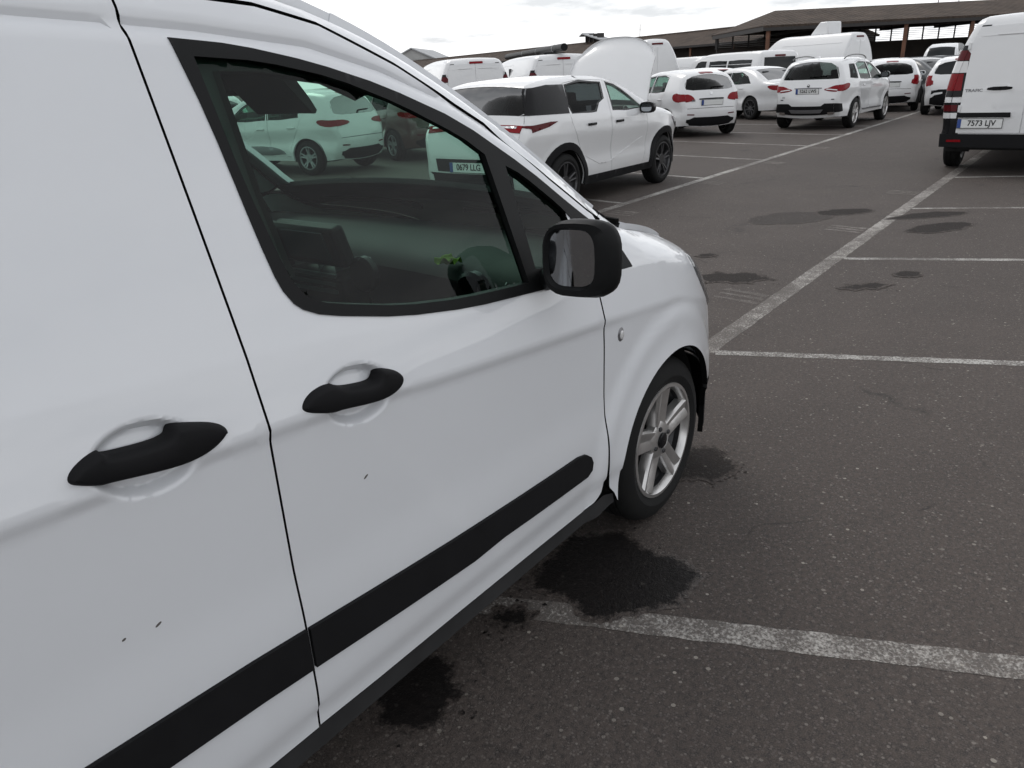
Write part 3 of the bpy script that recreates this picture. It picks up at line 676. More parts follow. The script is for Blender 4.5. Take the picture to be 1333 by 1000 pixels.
    inn = [(bx + .012 * math.cos(a), bz + .0165 * math.sin(a)) for a in np.linspace(0, 2 * math.pi, 24, endpoint=False)]
    van_drape('indicator_bezel', ring, 'badge_grey', wing, .004, .01, .004, dome=.004, side=side)
    van_drape('indicator_lens', inn, 'lamp_clear', wing, .007, .006, .004, dome=.006, side=side)
    v, f = cdt([(.676, .345), (.705, .345), (.705, 1.695), (.676, 1.695)], (), .03, None, .03); sheet('seam_shade_strip', van_side(v, -.010, side), f, 'rubber_seam_shade', van, (0, side, 0), 0, VO)  # black strip behind the door gap, standing in for the shade inside it
    v, f = cdt([(1.805, .42), (1.83, .42), (1.83, .99), (1.805, .99)], (), .03, None, .03); sheet('seam_shade_strip', van_side(v, -.008, side), f, 'rubber_seam_shade', van, (0, side, 0), 0, VO)  # same painted shade behind the gap between door and wing
    if near:
        for (cx, cz, cl, cw, ca, par) in ((.8885, .8225, .011, .0022, .5, door), (.4343, .7702, .010, .0022, .4, sliding), (.3798, .7785, .006, .002, .3, sliding)):
            cpz = [(cx + .6 * cl * math.cos(a) * math.cos(ca) - cw * math.sin(a) * math.sin(ca), cz + .6 * cl * math.cos(a) * math.sin(ca) + cw * math.sin(a) * math.cos(ca)) for a in np.linspace(0, 6.283, 10, endpoint=False)]
            van_drape('paint_chip', cpz, 'paint_chip', par, .0004, .01, .006, side=side, bury=.002)
    # headlamp
    hl = smooth_poly([(2.50, .955), (2.62, .925), (2.74, .845), (2.82, .74), (2.80, .665), (2.70, .70), (2.60, .79), (2.52, .88)], 1)
    van_drape('headlight', hl, 'lamp_smoke', van, .006, .02, .012, dome=.012, side=side)
    # wheels and arch liners
    for wx in (WX, WX - 2.489):
        wheel(van, wx + .035 - VO[0], side * (.855 - .095), side, WR, .210, .185, 'five', 'alloy', 56)
        lm = MB(); a = np.linspace(-.25, math.pi + .25, 22); v = []; f = []
        for i, t in enumerate(a):
            for y in (.80, .50): v.append((wx - VO[0] + .39 * math.cos(t), side * y, .30 + .39 * math.sin(t)))
            v.append((wx - VO[0], side * .50, .30))
            if i:
                q = 3 * i; f += [(q - 3, q, q + 1, q - 2), (q - 2, q + 1, q + 2)]
        lm.add(v, f).build('arch_liner', 'underbody', van)
        
# strips across the van: bonnet, windscreen, roof, tailgate, nose
VCR = [(-1.1, .03), (.7, .026), (1.0, .012), (1.3, .008), (1.6, .028), (2.0, .050), (2.5, .07), (2.9, .10)]
def van_strip(name, t0, t1, mat, crown, vlim=.995, step=.06, tr=None, off=0.0, nseg=26):
    sel = [i for i, p in enumerate(U_van) if t0(p) and t1(p)]
    P = U_van[sel]; P = densify(P, step, False)
    d = np.gradient(P, axis=0); n = np.c_[-d[:, 1], d[:, 0]]; n /= np.linalg.norm(n, axis=1)[:, None]
    yc = van_S(P[:, 0], P[:, 1]); V = []; F = []
    for i in range(len(P)):
        for j in range(nseg + 1):
            t = (2 * j / nseg - 1) * vlim if tr is None else tr[0] + (tr[1] - tr[0]) * j / nseg; cr = (float(interp(P[i, 0], VCR)) if P[i, 1] > .8 else crown) * (1 - t * t) + off
            V.append((P[i, 0] + n[i, 0] * cr, VO[1] + yc[i] * t, P[i, 1] + n[i, 1] * cr))
    for i in range(len(P) - 1):
        for j in range(nseg):
            a = i * (nseg + 1) + j; F += [(a, a + 1, a + nseg + 2), (a, a + nseg + 2, a + nseg + 1)]
    return sheet(name, V, F, mat, van, None, .02, VO, sharp=40)
van_strip('rear_doors', lambda p: p[0] < -.9, lambda p: p[1] < 1.70, 'paint_white', .04)
van_strip('roof', lambda p: p[0] > -1.0 and p[1] > 1.66, lambda p: p[0] < 1.24, 'paint_white', .035)
van_strip('windscreen', lambda p: 1.2 < p[0] < 2.02, lambda p: p[1] > 1.10, 'glass_clear', .055, off=-.004)
van_strip('windscreen_border', lambda p: 1.95 < p[0] < 2.02, lambda p: p[1] > 1.10, 'trim_black', .055, off=-.012)
van_strip('windscreen_border', lambda p: 1.2 < p[0] < 1.33, lambda p: p[1] > 1.10, 'trim_black', .055, off=-.012)
for a, b in ((-1.0, -.90), (.90, 1.0)): van_strip('pillar_cover', lambda p: 1.16 < p[0] < 2.02, lambda p: p[1] > 1.10, 'paint_white', .055, tr=(a, b), nseg=4, off=.001)
van_strip('cowl', lambda p: 1.98 < p[0] < 2.16, lambda p: True, 'black_plastic', .05, off=-.004)
van_strip('bonnet', lambda p: p[0] > 2.12, lambda p: p[1] > .80, 'paint_white', .07)
van_strip('grille', lambda p: p[0] > 2.6, lambda p: .56 < p[1] < .86, 'black_gloss', .10, off=-.004)
van_strip('front_bumper', lambda p: p[0] > 2.6, lambda p: p[1] < .60, 'black_plastic', .12)
MB().box((-.1, 0, .33), (3.6, 1.5, .14)).build('underbody', 'underbody', van)

# mirror: shell with a recessed glass facing rearwards
def mirror_unit(side):
    m = empty('door_mirror', (1.50 - VO[0], side * .975, 1.138), 0, van); m.scale = (.92, .90, .93)
    # shell sections along +x; each a rounded rectangle in (y,z)
    def ring(hw, hh, cy, cz, x, n=28, pw=3.3, lean=0.0):
        out = []
        for k in range(n):
            a = 2 * math.pi * k / n; c, s = math.cos(a), math.sin(a)
            yy = abs(c) ** (2 / pw) * math.copysign(hw, c); z2 = abs(s) ** (2 / pw) * math.copysign(hh, s)
            out.append((x + lean * yy, side * (cy + yy), cz + z2 + .10 * yy * 0))
        return out
    secs = [(.062, .074, -.012, .002, .016, .25), (.067, .080, -.012, .002, .004, .25), (.088, .094, .004, 0, .008, .26), (.097, .100, .010, .0, .030, .22), (.098, .098, .010, .0, .060, .10), (.090, .088, .004, -.002, .095, .0), (.070, .070, -.006, -.004, .125, -.1), (.042, .044, -.012, -.006, .145, -.15), (.010, .012, -.014, -.006, .150, -.15)]
    V = []; F = []; n = 28
    for (hw, hh, cy, cz, x, ln) in secs: V += ring(hw, hh, cy, cz, x, n, lean=ln)
    for i in range(len(secs) - 1):
        for k in range(n): F.append((i * n + k, i * n + (k + 1) % n, (i + 1) * n + (k + 1) % n, (i + 1) * n + k))
    F.append(tuple(range((len(secs) - 1) * n, len(secs) * n)))
    link('mirror_shell', mesh('mirror_shell', V, F, True, 45), m, 'trim_black')
    g = ring(.0625, .0745, -.012, .002, .0185, 28, lean=.27)
    link('mirror_glass', mesh('mirror_glass', g, [tuple(range(28))], False), m, 'mirror')
    MB().tube([(.05, side * -.075, -.055), (.07, side * -.12, -.075), (.10, side * -.16, -.085)], [.030, .028, .034], 12).build('mirror_arm', 'trim_black', m, True)
    return m
mirror_unit(-1); mirror_unit(1)

# cabin
CAB = dict(interior=1)
def xsec(name, prof, y0, y1, mat, crown=0.0, n=10, bevel=.0):
    V = []; F = []; k = len(prof)
    for j in range(n + 1):
        y = y0 + (y1 - y0) * j / n; t = 2 * j / n - 1
        V += [(x + crown * (1 - t * t), y, z) for x, z in prof]
    for j in range(n):
        for i in range(k): F.append((j * k + i, j * k + (i + 1) % k, (j + 1) * k + (i + 1) % k, (j + 1) * k + i))
    F.append(tuple(range(k))); F.append(tuple(range(n * k, (n + 1) * k))[::-1])
    V = np.array(V) - VO
    return link(name, mesh(name, V, F, True, 30), van, mat)
dash = xsec('dashboard', smooth_poly([(1.99, 1.075), (1.82, 1.085), (1.66, 1.075), (1.58, 1.045), (1.55, 1.00), (1.60, .93), (1.58, .85), (1.63, .72), (1.72, .60), (1.95, .60), (2.02, .8)], 1), 1.155, 2.725, 'interior', .10)
bz = MB().box((1.56 - 1.0, 0.04, 1.085), (.05, .30, .135), Matrix.Rotation(rad(-18), 3, 'Y')).build('screen_housing', 'trim_black', dash, bevel=.012)
MB().box((1.53 - 1.0, 0.04, 1.085), (.006, .20, .095), Matrix.Rotation(rad(-18), 3, 'Y')).build('screen', 'screen_glass', dash)
MB().box((1.60 - 1.0, 0.04, .92), (.10, .30, .16), Matrix.Rotation(rad(-10), 3, 'Y')).build('centre_console', 'trim_black', dash, bevel=.015)
for yy in (-.62, -.19, .27, .66):
    MB().lathe_y([(.001, -.01), (.045, -.01), (.055, 0), (.055, .02)], 20).build('air_vent', 'black_gloss', dash, True, loc=(.545, yy, 1.01)).rotation_euler = (0, 0, rad(-90))
sw = empty('steering_wheel', (1.36 - 1.0, .40, .98), 0, van); sw.rotation_euler = (0, rad(-62), 0)
t = [(.185 * math.cos(a), .185 * math.sin(a), 0) for a in np.linspace(0, 2 * math.pi, 41)]
MB().tube(t, .016, 10, False).build('rim', 'trim_black', sw, True)
MB().bar((-.17, 0, -.01), (.17, 0, -.01), .05, .02).bar((0, 0, -.01), (0, -.17, -.01), .05, .02).box((0, 0, 0), (.12, .13, .05)).build('spokes', 'trim_black', sw, bevel=.01)
for sy in (-.40, .40):
    seat = empty('seat', (.78 - 1.0, sy, 0), 0, van)
    MB().box((.10, 0, .62), (.52, .50, .16)).build('cushion', 'seat_cloth', seat, bevel=.05)
    MB().box((-.22, 0, .97), (.14, .48, .62), Matrix.Rotation(rad(-14), 3, 'Y')).build('backrest', 'seat_cloth', seat, bevel=.05)
    MB().box((-.32, 0, 1.38), (.09, .26, .18), Matrix.Rotation(rad(-10), 3, 'Y')).build('headrest', 'seat_cloth', seat, bevel=.04)
MB().box((.36 - 1.0, 0, 1.02), (.03, 1.50, 1.22)).build('bulkhead', 'interior_grey', van)
MB().box((.85 - 1.0, 0, .42), (2.2, 1.62, .06)).build('cabin_floor', 'interior', van)
MB().box((1.95 - 1.0, 0, .75), (.03, 1.5, .66)).build('firewall', 'underbody', van)
hd = xsec('headliner', [(.34, 1.665), (.95, 1.668), (1.14, 1.640), (1.26, 1.600), (1.25, 1.575), (1.10, 1.605), (.9, 1.635), (.34, 1.635)], 1.33, 2.55, 'interior_grey', .06)
for yy in (-.60, .60): MB().tube([(.40 - 1, yy, 1.63), (.95 - 1, yy, 1.625), (1.14 - 1, yy, 1.60), (1.25 - 1, yy * .98, 1.56)], .05, 8).build('cantrail_trim', 'interior_grey', van, True)
for y0, y1, dz in ((1.56, 1.78, .018), (2.06, 2.50, -.065)):
    vz = smooth_poly([(1.20, 1.600), (1.225, 1.592), (1.300, 1.515 - dz), (1.293, 1.502 - dz), (1.28, 1.508 - dz), (1.19, 1.585)], 1)
    xsec('sun_visor', vz, y0, y1, 'interior_grey', .02, 6)
MB().box((1.29 - 1.0, 0, 1.56), (.03, .22, .055)).build('interior_mirror', 'trim_black', van, bevel=.012)
for side in (-1, 1):
    tp = [(.72, .36), (1.76, .36), (1.79, .97), (1.56, 1.02), (1.28, 1.045), (1.06, 1.075), (.86, 1.09), (.72, 1.09)]
    v, f = cdt(tp, (), .06, None, .04); P = van_side(v, 0, side); P[:, 1] = VO[1] + side * (van_S(v[:, 0], np.full(len(v), 1.0), False) * 0 + .77)
    sheet('door_trim', P, f, 'interior', van, (0, -side, 0), .07, VO, (0, side, 0))
    pt = [(a, b - .006) for a, b in roof_part(.60, 1.93)] + [(2.02, 1.0), (1.80, 1.02), (1.79, 1.17), (1.62, 1.30), (1.42, 1.43), (1.24, 1.51), (1.08, 1.56), (.92, 1.577), (.84, 1.58), (.838, 1.38), (.85, 1.23), (.70, 1.2), (.60, 1.2)]
    v, f = cdt(pt, (), .04, None, .03)
    sheet('pillar_trim', van_side(v, -.035, side), f, 'interior_grey', van, (0, -side, 0), .02, VO, (0, side, 0))

for (y0, y1) in ((1.25, 1.55), (2.05, 2.30)):
    xsec('wiper', [(2.035, 1.135), (2.05, 1.135), (2.05, 1.118), (2.035, 1.118)], y0 - .1, y1 + .2, 'rubber_seam_shade', .06, 6)
vest = MB(); rs = random.Random(4); V = []; F = []
for i in range(9):
    for j in range(7): V.append((.60 + .007 * i + rs.uniform(-.004, .004), -.50 + .011 * j + rs.uniform(-.004, .004), 1.060 + .012 * math.sin(i * 1.3 + j) + rs.uniform(0, .012)))
for i in range(8):
    for j in range(6): a = i * 7 + j; F.append((a, a + 1, a + 8, a + 7))
vs = link('safety_vest', mesh('safety_vest', V, F, True), None, 'hivis', tuple(VO)); sm = vs.modifiers.new('s', 'SUBSURF'); sm.levels = sm.render_levels = 2
tag(vs, 'crumpled yellow-green safety vest lying on the van dashboard', 'vest')

# instrument hood, glovebox, gear lever and door pulls
xsec('instrument_hood', smooth_poly([(1.72, 1.075), (1.60, 1.135), (1.50, 1.135), (1.49, 1.115), (1.58, 1.03), (1.70, 1.03)], 1), 2.16, 2.52, 'trim_black', .02, 6)
xsec('glovebox', [(1.592, .90), (1.600, .90), (1.612, .74), (1.604, .74)], 1.24, 1.72, 'trim_black', .05, 6)
MB().tube([(.42, .02, .70), (.38, .02, .86)], [.018, .014], 10).tube([(.38, .02, .85), (.375, .02, .92)], [.026, .022], 10).build('gear_lever', 'trim_black', van, True)
for k, zz in enumerate((.99, .965, .94)):
    MB().box((.545, .04 + .0 * k, zz), (.012, .22, .012)).build('console_button', 'badge_grey', dash)
for y0, y1 in ((1.22, 1.36), (1.78, 1.90), (1.98, 2.10), (2.54, 2.68)):
    xsec('vent_grille', [(1.565, 1.035), (1.572, 1.035), (1.580, .985), (1.573, .985)], y0, y1, 'badge_grey', .09, 3)
# ------------------------------------------------------------------ parked vehicles
def text_mesh(txt, size, depth=.002, align='CENTER', sx=1.0):
    cu = bpy.data.curves.new('lettering', 'FONT'); cu.body = txt; cu.size = size; cu.extrude = depth; cu.offset = size * .018; cu.align_x = align; cu.align_y = 'CENTER'
    o = bpy.data.objects.new('lettering', cu); COL.objects.link(o); dg = bpy.context.evaluated_depsgraph_get()
    me = bpy.data.meshes.new_from_object(o.evaluated_get(dg)); bpy.data.objects.remove(o); bpy.data.curves.remove(cu)
    if sx != 1.0:
        for v in me.vertices: v.co.x *= sx
    return me
ROT_REAR = Matrix(((0, 0, -1), (-1, 0, 0), (0, 1, 0)))      # text x -> -y, y -> z, facing -x
def add_text(name, txt, size, loc, parent, mat='ink', tilt=0.0, rot=ROT_REAR, sx=1.0):
    me = text_mesh(txt, size, .0015, sx=sx); o = link(name, me, parent, mat, loc); o['kind'] = 'stuff'
    o.rotation_euler = (Matrix.Rotation(tilt, 3, 'Y') @ rot).to_euler(); return o
def number_plate(parent, txt, loc, tilt=0.0, full=True):
    p = empty('number_plate', loc, 0, parent); p.rotation_euler = (0, tilt, 0)
    MB().box((0, 0, 0), (.012, .52, .11)).build('plate', 'plate_white', p)
    MB().box((-.008, .237, 0), (.006, .044, .108)).build('country_band', 'plate_blue', p)
    MB().box((-.0005, 0, 0), (.0105, .532, .122)).build('plate_edge', 'ink', p)
    if txt: add_text('lettering', txt, .098, (-.0075, -.022, .002), p, sx=.92)
    return p

class Car:
    def __init__(s, name, pos, rz, U, W, belt, wheels, zsill=.28, tum=.42, r=.11, crown=(.10, .05, .02, .05), paint='paint_white_car', ra=.36, front_taper=(2.2, .20), rear_taper=(.1, .22), step=.06, mid=.012, low=.03, smooth=2):
        s.root = empty(name, (*pos, 0), rad(rz)); s.U = smooth_poly(U, smooth, False); s.W = W; s.belt = belt; s.tum = tum; s.r = r; s.crown = crown; s.paint = paint
        s.xf, s.xr, s.R = wheels[0], wheels[1], wheels[2]; s.ra = ra; s.zs = zsill; s.ft = front_taper; s.rt = rear_taper; s.step = step; s.mid = mid; s.low = low
        d = np.gradient(s.U, axis=0); n = np.c_[d[:, 1], -d[:, 0]]; n /= np.linalg.norm(n, axis=1)[:, None]
        if (n[len(n) // 2, 1]) < 0: n = -n
        s.n = n; seg = np.linalg.norm(np.diff(s.U, axis=0), axis=1); s.s = np.r_[0, np.cumsum(seg)]; s.top = int(np.argmax(s.U[:, 1]))
        s.xmax = s.U[:, 0].max(); s.xmin = s.U[:, 0].min()
    def S(s, x, z, edge=True):
        x = np.asarray(x, float); z = np.asarray(z, float); b = interp(x, s.belt)
        up = np.maximum(z - b, 0)
        y = s.W - .02 - s.tum * up - .25 * up ** 2
        y = y + .02 * np.exp(-((z - (b - .16)) / .10) ** 2)                       # shoulder
        y = y - s.mid * np.exp(-((z - .60) / .09) ** 2)                           # hollow of the doors
        y = y - s.low * sstep(.42, .22, z)
        x0, k = s.ft; y = y - k * np.maximum(x - x0, 0) ** 2
        x0, k = s.rt; y = y - k * np.maximum(x0 - x, 0) ** 2
        for wx in (s.xf, s.xr):
            q = np.hypot(x - wx, z - s.R); y = y + .018 * sstep(s.ra + .12, s.ra + .02, q) * (z < b)
        if edge:
            d = dist_line(s.U, np.c_[x.ravel(), z.ravel()]).reshape(x.shape); k = np.clip(s.r - d, 0, s.r)
            y = y - (s.r - np.sqrt(np.maximum(s.r ** 2 - k ** 2, 0)))
        return y
    def side3(s, v, side, off=0.0):
        x, z = v[:, 0], v[:, 1]; y = s.S(x, z)
        if not off: return np.c_[x, side * y, z]
        e = .003; gx = (s.S(x + e, z) - s.S(x - e, z)) / (2 * e); gz = (s.S(x, z + e) - s.S(x, z - e)) / (2 * e)
        n = np.c_[-gx, np.ones(len(x)), -gz]; n /= np.linalg.norm(n, axis=1)[:, None]
        d2 = np.linalg.norm(v[:, None, :] - s.U[None, :, :], axis=2); k = d2.argmin(1); near = dist_line(s.U, v) < .004
        n[near] = np.c_[s.n[k, 0], np.full(len(v), .15), s.n[k, 1]][near]; q = np.c_[x, y, z] + n * off; q[:, 1] *= side; return q
    def s_rear(s, z):
        U = s.U[s.top:]; return np.interp(-np.asarray(z, float), -np.maximum.accumulate(U[::-1, 1])[::-1], s.s[s.top:])
    def s_front(s, z):
        U = s.U[:s.top + 1]; return np.interp(np.asarray(z, float), np.maximum.accumulate(U[:, 1]), s.s[:s.top + 1])
    def strip3(s, sv, y, off=0.0):
        sv = np.asarray(sv, float); y = np.asarray(y, float)
        px = np.interp(sv, s.s, s.U[:, 0]); pz = np.interp(sv, s.s, s.U[:, 1]); nx = np.interp(sv, s.s, s.n[:, 0]); nz = np.interp(sv, s.s, s.n[:, 1])
        yc = np.interp(sv, s.s, s.ycs); cr = np.interp(sv, s.s, s.crs)
        t = np.clip(np.abs(y) / yc, 0, 1); c = cr * (1 - t * t) + off
        return np.c_[px + nx * c, y, pz + nz * c]
    def prep(s):
        s.ycs = s.S(s.U[:, 0], s.U[:, 1])
        f, sc, ro, re = s.crown
        s.crs = np.array([re if (p[0] < (s.xr + .35) and n[0] < -.55) else f if (p[0] > s.xf and n[0] > .55) else ro if n[1] > .93 else sc for p, n in zip(s.U, s.n)])
        k = np.ones(9) / 9; s.crs = np.convolve(np.pad(s.crs, 4, mode='edge'), k, 'valid')
    def side_poly(s):
        zs = s.zs; P = [tuple(p) for p in s.U]
        def arch(wx):
            a0 = math.asin(max(-1, min(1, (zs - s.R) / s.ra)))
            return [(wx + s.ra * math.cos(a), s.R + s.ra * math.sin(a)) for a in np.linspace(math.pi - a0, a0, 22)]
        return P + [(s.xr - s.ra - .06, zs)] + arch(s.xr) + arch(s.xf) + [(s.xf + s.ra + .06, zs)]
    def rings(s):
        out = []
        D = densify(s.U, s.step, False); d = np.gradient(D, axis=0); n = np.c_[d[:, 1], -d[:, 0]]; n /= np.linalg.norm(n, axis=1)[:, None]
        if n[len(n) // 2, 1] < 0: n = -n
        for th in (25, 50, 75, 95): out.append(D - n * s.r * (1 - math.cos(rad(th))))
        return np.vstack(out)
    def body(s, doors=(), windows=(), rear_win=None, screen=None, hood_open=None, glass='glass_tint', glass_front='glass_clear', pane_names=True, trim=True, shrink=.006):
        """doors: polygons; windows: (polygon, glass material); rear_win / screen: polygons in (y, z)"""
        s.prep(); P = s.side_poly(); ring = s.rings()
        def inset(poly, d): 
            p = np.asarray(poly, float); c = p.mean(0); L = np.linalg.norm(p - c, axis=1, keepdims=True); return c + (p - c) * np.maximum(L - d, .001) / L
        for side in (-1, 1):
            in_door = [next((k for k, dp in enumerate(doors) if inside(np.asarray(dp), np.array([np.mean(w[0], axis=0)]))[0]), None) for w in windows]
            v, f = cdt(P, list(doors) + [w[0] for w, k in zip(windows, in_door) if k is None], s.step, ring, s.step * .7)
            body = sheet('side_panel', s.side3(v, side), f, s.paint, s.root, (0, side, 0), .03, sharp=45)
            ds = []
            for k, dp in enumerate(doors):
                v, f = cdt(inset(dp, shrink), [w[0] for w, q in zip(windows, in_door) if q == k], s.step, ring, s.step * .5)
                ds.append(sheet('door', s.side3(v, side), f, s.paint, s.root, (0, side, 0), .03, sharp=45))
            for w, k in zip(windows, in_door):
                par = ds[k] if k is not None else s.root
                wp = densify(w[0], .05); v, f = cdt(wp, (), .08, None, .05)
                sheet('window_pane', s.side3(v, side, -.006), f, w[1], par, (0, side, 0), 0)
                if trim:
                    ou = inset(wp, -.022); v, f = cdt(ou, [wp], .05, None, .03)
                    sheet('window_trim', s.side3(v, side, .002), f, 'black_gloss', par, (0, side, 0), .012)
            s.doors = ds
            if side < 0: s.doors_r = ds
            # arch liners
            for wx in (s.xf, s.xr):
                V = []; F = []
                for i, t in enumerate(np.linspace(-.2, math.pi + .2, 16)):
                    for y in (s.W - .06, s.W - .36): V.append((wx + (s.ra + .02) * math.cos(t), side * y, s.R + (s.ra + .02) * math.sin(t)))
                    V.append((wx, side * (s.W - .36), s.R))
                    if i: q = 3 * i; F += [(q - 3, q, q + 1, q - 2), (q - 2, q + 1, q + 2)]
                link('arch_liner', mesh('arch_liner', V, F, False), s.root, 'underbody')
        # strip over the top from nose to tail
        holes = []
        polys = []
        if rear_win is not None: polys.append((rear_win, s.s_rear, glass, 'rear_window'))
        if screen is not None: polys.append((screen, s.s_front, glass_front, 'windscreen'))
        def to_s(poly, fn):
            q = densify(poly, .06); return np.c_[fn(q[:, 1]), q[:, 0]]
        for poly, fn, g, nm in polys: holes.append(to_s(poly, fn))
        if hood_open is not None: holes.append(np.array([(hood_open[0], -hood_open[2]), (hood_open[1], -hood_open[2]), (hood_open[1], hood_open[2]), (hood_open[0], hood_open[2])]))
        D = s.s[::3] if (len(s.s) - 1) % 3 == 0 else np.r_[s.s[::3], s.s[-1]]
        yc = np.interp(D, s.s, s.ycs) * 1.001
        dom = np.r_[np.c_[D, -yc], np.c_[D[::-1], yc[::-1]]]
        v, f = cdt(dom, holes, s.step * 1.3, None, s.step)
        sheet('body_shell', s.strip3(v[:, 0], v[:, 1]), f, s.paint, s.root, None, 0, sharp=45)
        for (poly, fn, g, nm), h in zip(polys, holes):
            v, f = cdt(h, (), .09, None, .06); sheet(nm, s.strip3(v[:, 0], v[:, 1], -.005), f, g, s.root, None, 0)
        MB().box(((s.xf + s.xr) / 2, 0, s.zs + .05), (s.xmax - s.xmin - .5, s.W * 1.5, .14)).build('underbody', 'underbody', s.root)
        return s
    def x_rear(s, z):
        U = s.U[s.top:]; return np.interp(-np.asarray(z, float), -np.maximum.accumulate(U[::-1, 1])[::-1], U[:, 0])
    def side_piece(s, name, poly, mat, off=.005, side=-1, parent=None, sm=0, step=.06, edge=.03, bury=.006, holes=()):
        if sm: poly = smooth_poly(poly, sm)
        if np.min([p[0] for p in poly]) < -.3:
            poly = densify(poly, edge); xe = s.x_rear(poly[:, 1]); near = poly[:, 0] < xe + .055; poly[near, 0] = xe[near] + .00002
        v, f = cdt(poly, holes, step, s.rings() if np.min(np.asarray(poly)[:, 0]) < -.3 else None, edge); return sheet(name, s.side3(v, side, off), f, mat, parent or s.root, (0, side, 0), off + bury)
    def rear_piece(s, name, poly, mat, off=.006, parent=None, sm=0, step=.06, edge=.03, front=False):
        if sm: poly = smooth_poly(poly, sm)
        fn = s.s_front if front else s.s_rear; poly = densify(poly, edge)
        yc = np.interp(fn(poly[:, 1]), s.s, s.ycs); k = np.abs(poly[:, 0]) > yc - .045; poly[k, 0] = np.sign(poly[k, 0]) * (yc[k] - .0001)
        v, f = cdt(poly, (), step, None, edge)
        return sheet(name, s.strip3(fn(v[:, 1]), v[:, 0], off), f, mat, parent or s.root, (1 if front else -1, 0, 0), off + .006)
    def rear_pt(s, y, z, off=0.01): return s.strip3(s.s_rear(np.array([z])), np.array([y]), off)[0]
    def sym(s, fn, name, poly, *a, **k):
        fn(name, poly, *a, **k); fn(name, [(-y, z) for y, z in poly][::-1], *a, **k)
    def both(s, name, poly, mat, **k):
        for sd in (-1, 1): s.side_piece(name, poly, mat, side=sd, **k)
    def wheels(s, rim, style, mat, width=.2, n=30, inset=.02):
        for wx in (s.xf, s.xr):
            for sd in (-1, 1): wheel(s.root, wx, sd * (s.W - inset - width / 2), sd, s.R, rim, width, style, mat, n)
    def mirrors(s, x, z, mat='black_gloss', k=1.0):
        for sd in (-1, 1):
            y = float(s.S(x, z, False)); m = empty('door_mirror', (x, sd * (y + .10), z + .04), 0, s.root)
            V = []; F = []; n = 14; prof = [(-.03, .80), (-.02, 1.0), (.03, 1.02), (.08, .85), (.11, .5), (.12, .05)]
            for (dx, q) in prof:
                for i in range(n):
                    a = 2 * math.pi * i / n; c, t = math.cos(a), math.sin(a)
                    V.append((dx * k, abs(c) ** .6 * math.copysign(.105 * q * k, c), abs(t) ** .6 * math.copysign(.07 * q * k, t)))
            for i in range(len(prof) - 1):
                for j in range(n): F.append((i * n + j, i * n + (j + 1) % n, (i + 1) * n + (j + 1) % n, (i + 1) * n + j))
            F.append(tuple(range(n)))
            link('mirror_shell', mesh('mirror_shell', V, F, True, 50), m, mat)
            g = [(-.0312 * k, p[1] * .9, p[2] * .9) for p in V[:n]]; link('mirror_glass', mesh('mirror_glass', g, [tuple(range(n))], False), m, 'mirror')
            MB().tube([(.02, -sd * .05, -.03), (.05, -sd * .13, -.06)], .022 * k, 8).build('mirror_arm', 'black_gloss', m, True)
    def handle(s, x, z, side, mat=None, parent=None):
        y = float(s.S(x, z)); MB().box((x, side * (y + .012), z), (.19, .022, .032)).build('door_handle', mat or s.paint, parent or s.root, bevel=.009)
    def cabin(s, x0, x1, z=.75, rows=((1.15, .36), (.25, .36)), dash=1.85):
        MB().box(((x0 + x1) / 2, 0, .52), (x1 - x0, s.W * 1.5, .10)).build('cabin_floor', 'interior', s.root)
        MB().box((dash, 0, .85), (.30, s.W * 1.45, .30)).build('dashboard', 'interior', s.root, bevel=.06)
        for sx, sy in rows:
            for sd in (-1, 1):
                st = empty('seat', (sx, sd * sy, 0), 0, s.root)
                MB().box((.12, 0, .62), (.5, .48, .16)).build('cushion', 'seat_cloth', st, bevel=.05)
                MB().box((-.16, 0, .90), (.14, .46, .56), Matrix.Rotation(rad(-15), 3, 'Y')).build('backrest', 'seat_cloth', st, bevel=.05)
                MB().box((-.26, 0, 1.24), (.09, .24, .15), Matrix.Rotation(rad(-12), 3, 'Y')).build('headrest', 'seat_cloth', st, bevel=.035)

def arch_ring(wx, R, r0, r1, zs, n=20):
    a0 = math.asin((zs - R) / r0); a1 = math.asin((zs - R) / r1)
    return [(wx + r0 * math.cos(a), R + r0 * math.sin(a)) for a in np.linspace(math.pi - a0, a0, n)] + [(wx + r1 * math.cos(a), R + r1 * math.sin(a)) for a in np.linspace(a1, math.pi - a1, n)]

# ---- white crossover with its bonnet up, beside the near van
c = Car('crossover', (7.86, 5.98), 0.5,
        [(3.28, .24), (3.36, .42), (3.37, .62), (3.30, .82), (3.16, .92), (2.80, 1.00), (2.34, 1.07), (2.20, 1.12), (1.80, 1.33), (1.48, 1.445), (1.15, 1.495), (.60, 1.51), (.05, 1.49), (-.30, 1.445), (-.42, 1.40), (-.50, 1.22), (-.58, 1.03), (-.66, .95), (-.71, .78), (-.72, .55), (-.68, .36), (-.62, .26)],
        .89, [(-1, 1.05), (.2, 1.045), (1.2, 1.02), (2.2, .995), (3.4, .90)], (2.56, 0, .335), zsill=.27, ra=.385, rear_taper=(.25, .16), front_taper=(2.5, .30), step=.05, tum=.40, r=.075)
d_f = [(1.075, .345), (1.90, .335), (2.00, .50), (2.03, .80), (2.02, .985), (1.98, 1.07), (1.70, 1.245), (1.42, 1.405), (1.18, 1.445), (1.06, 1.02), (1.06, .70)]
d_r = [(.40, .345), (1.06, .345), (1.045, .70), (1.045, 1.02), (1.165, 1.445), (.60, 1.465), (.22, 1.435), (.10, 1.20), (.13, 1.0), (.20, .86), (.30, .70), (.38, .50)]
w_f = [(1.15, 1.085), (1.86, 1.075), (1.90, 1.09), (1.69, 1.22), (1.42, 1.365), (1.24, 1.41)]
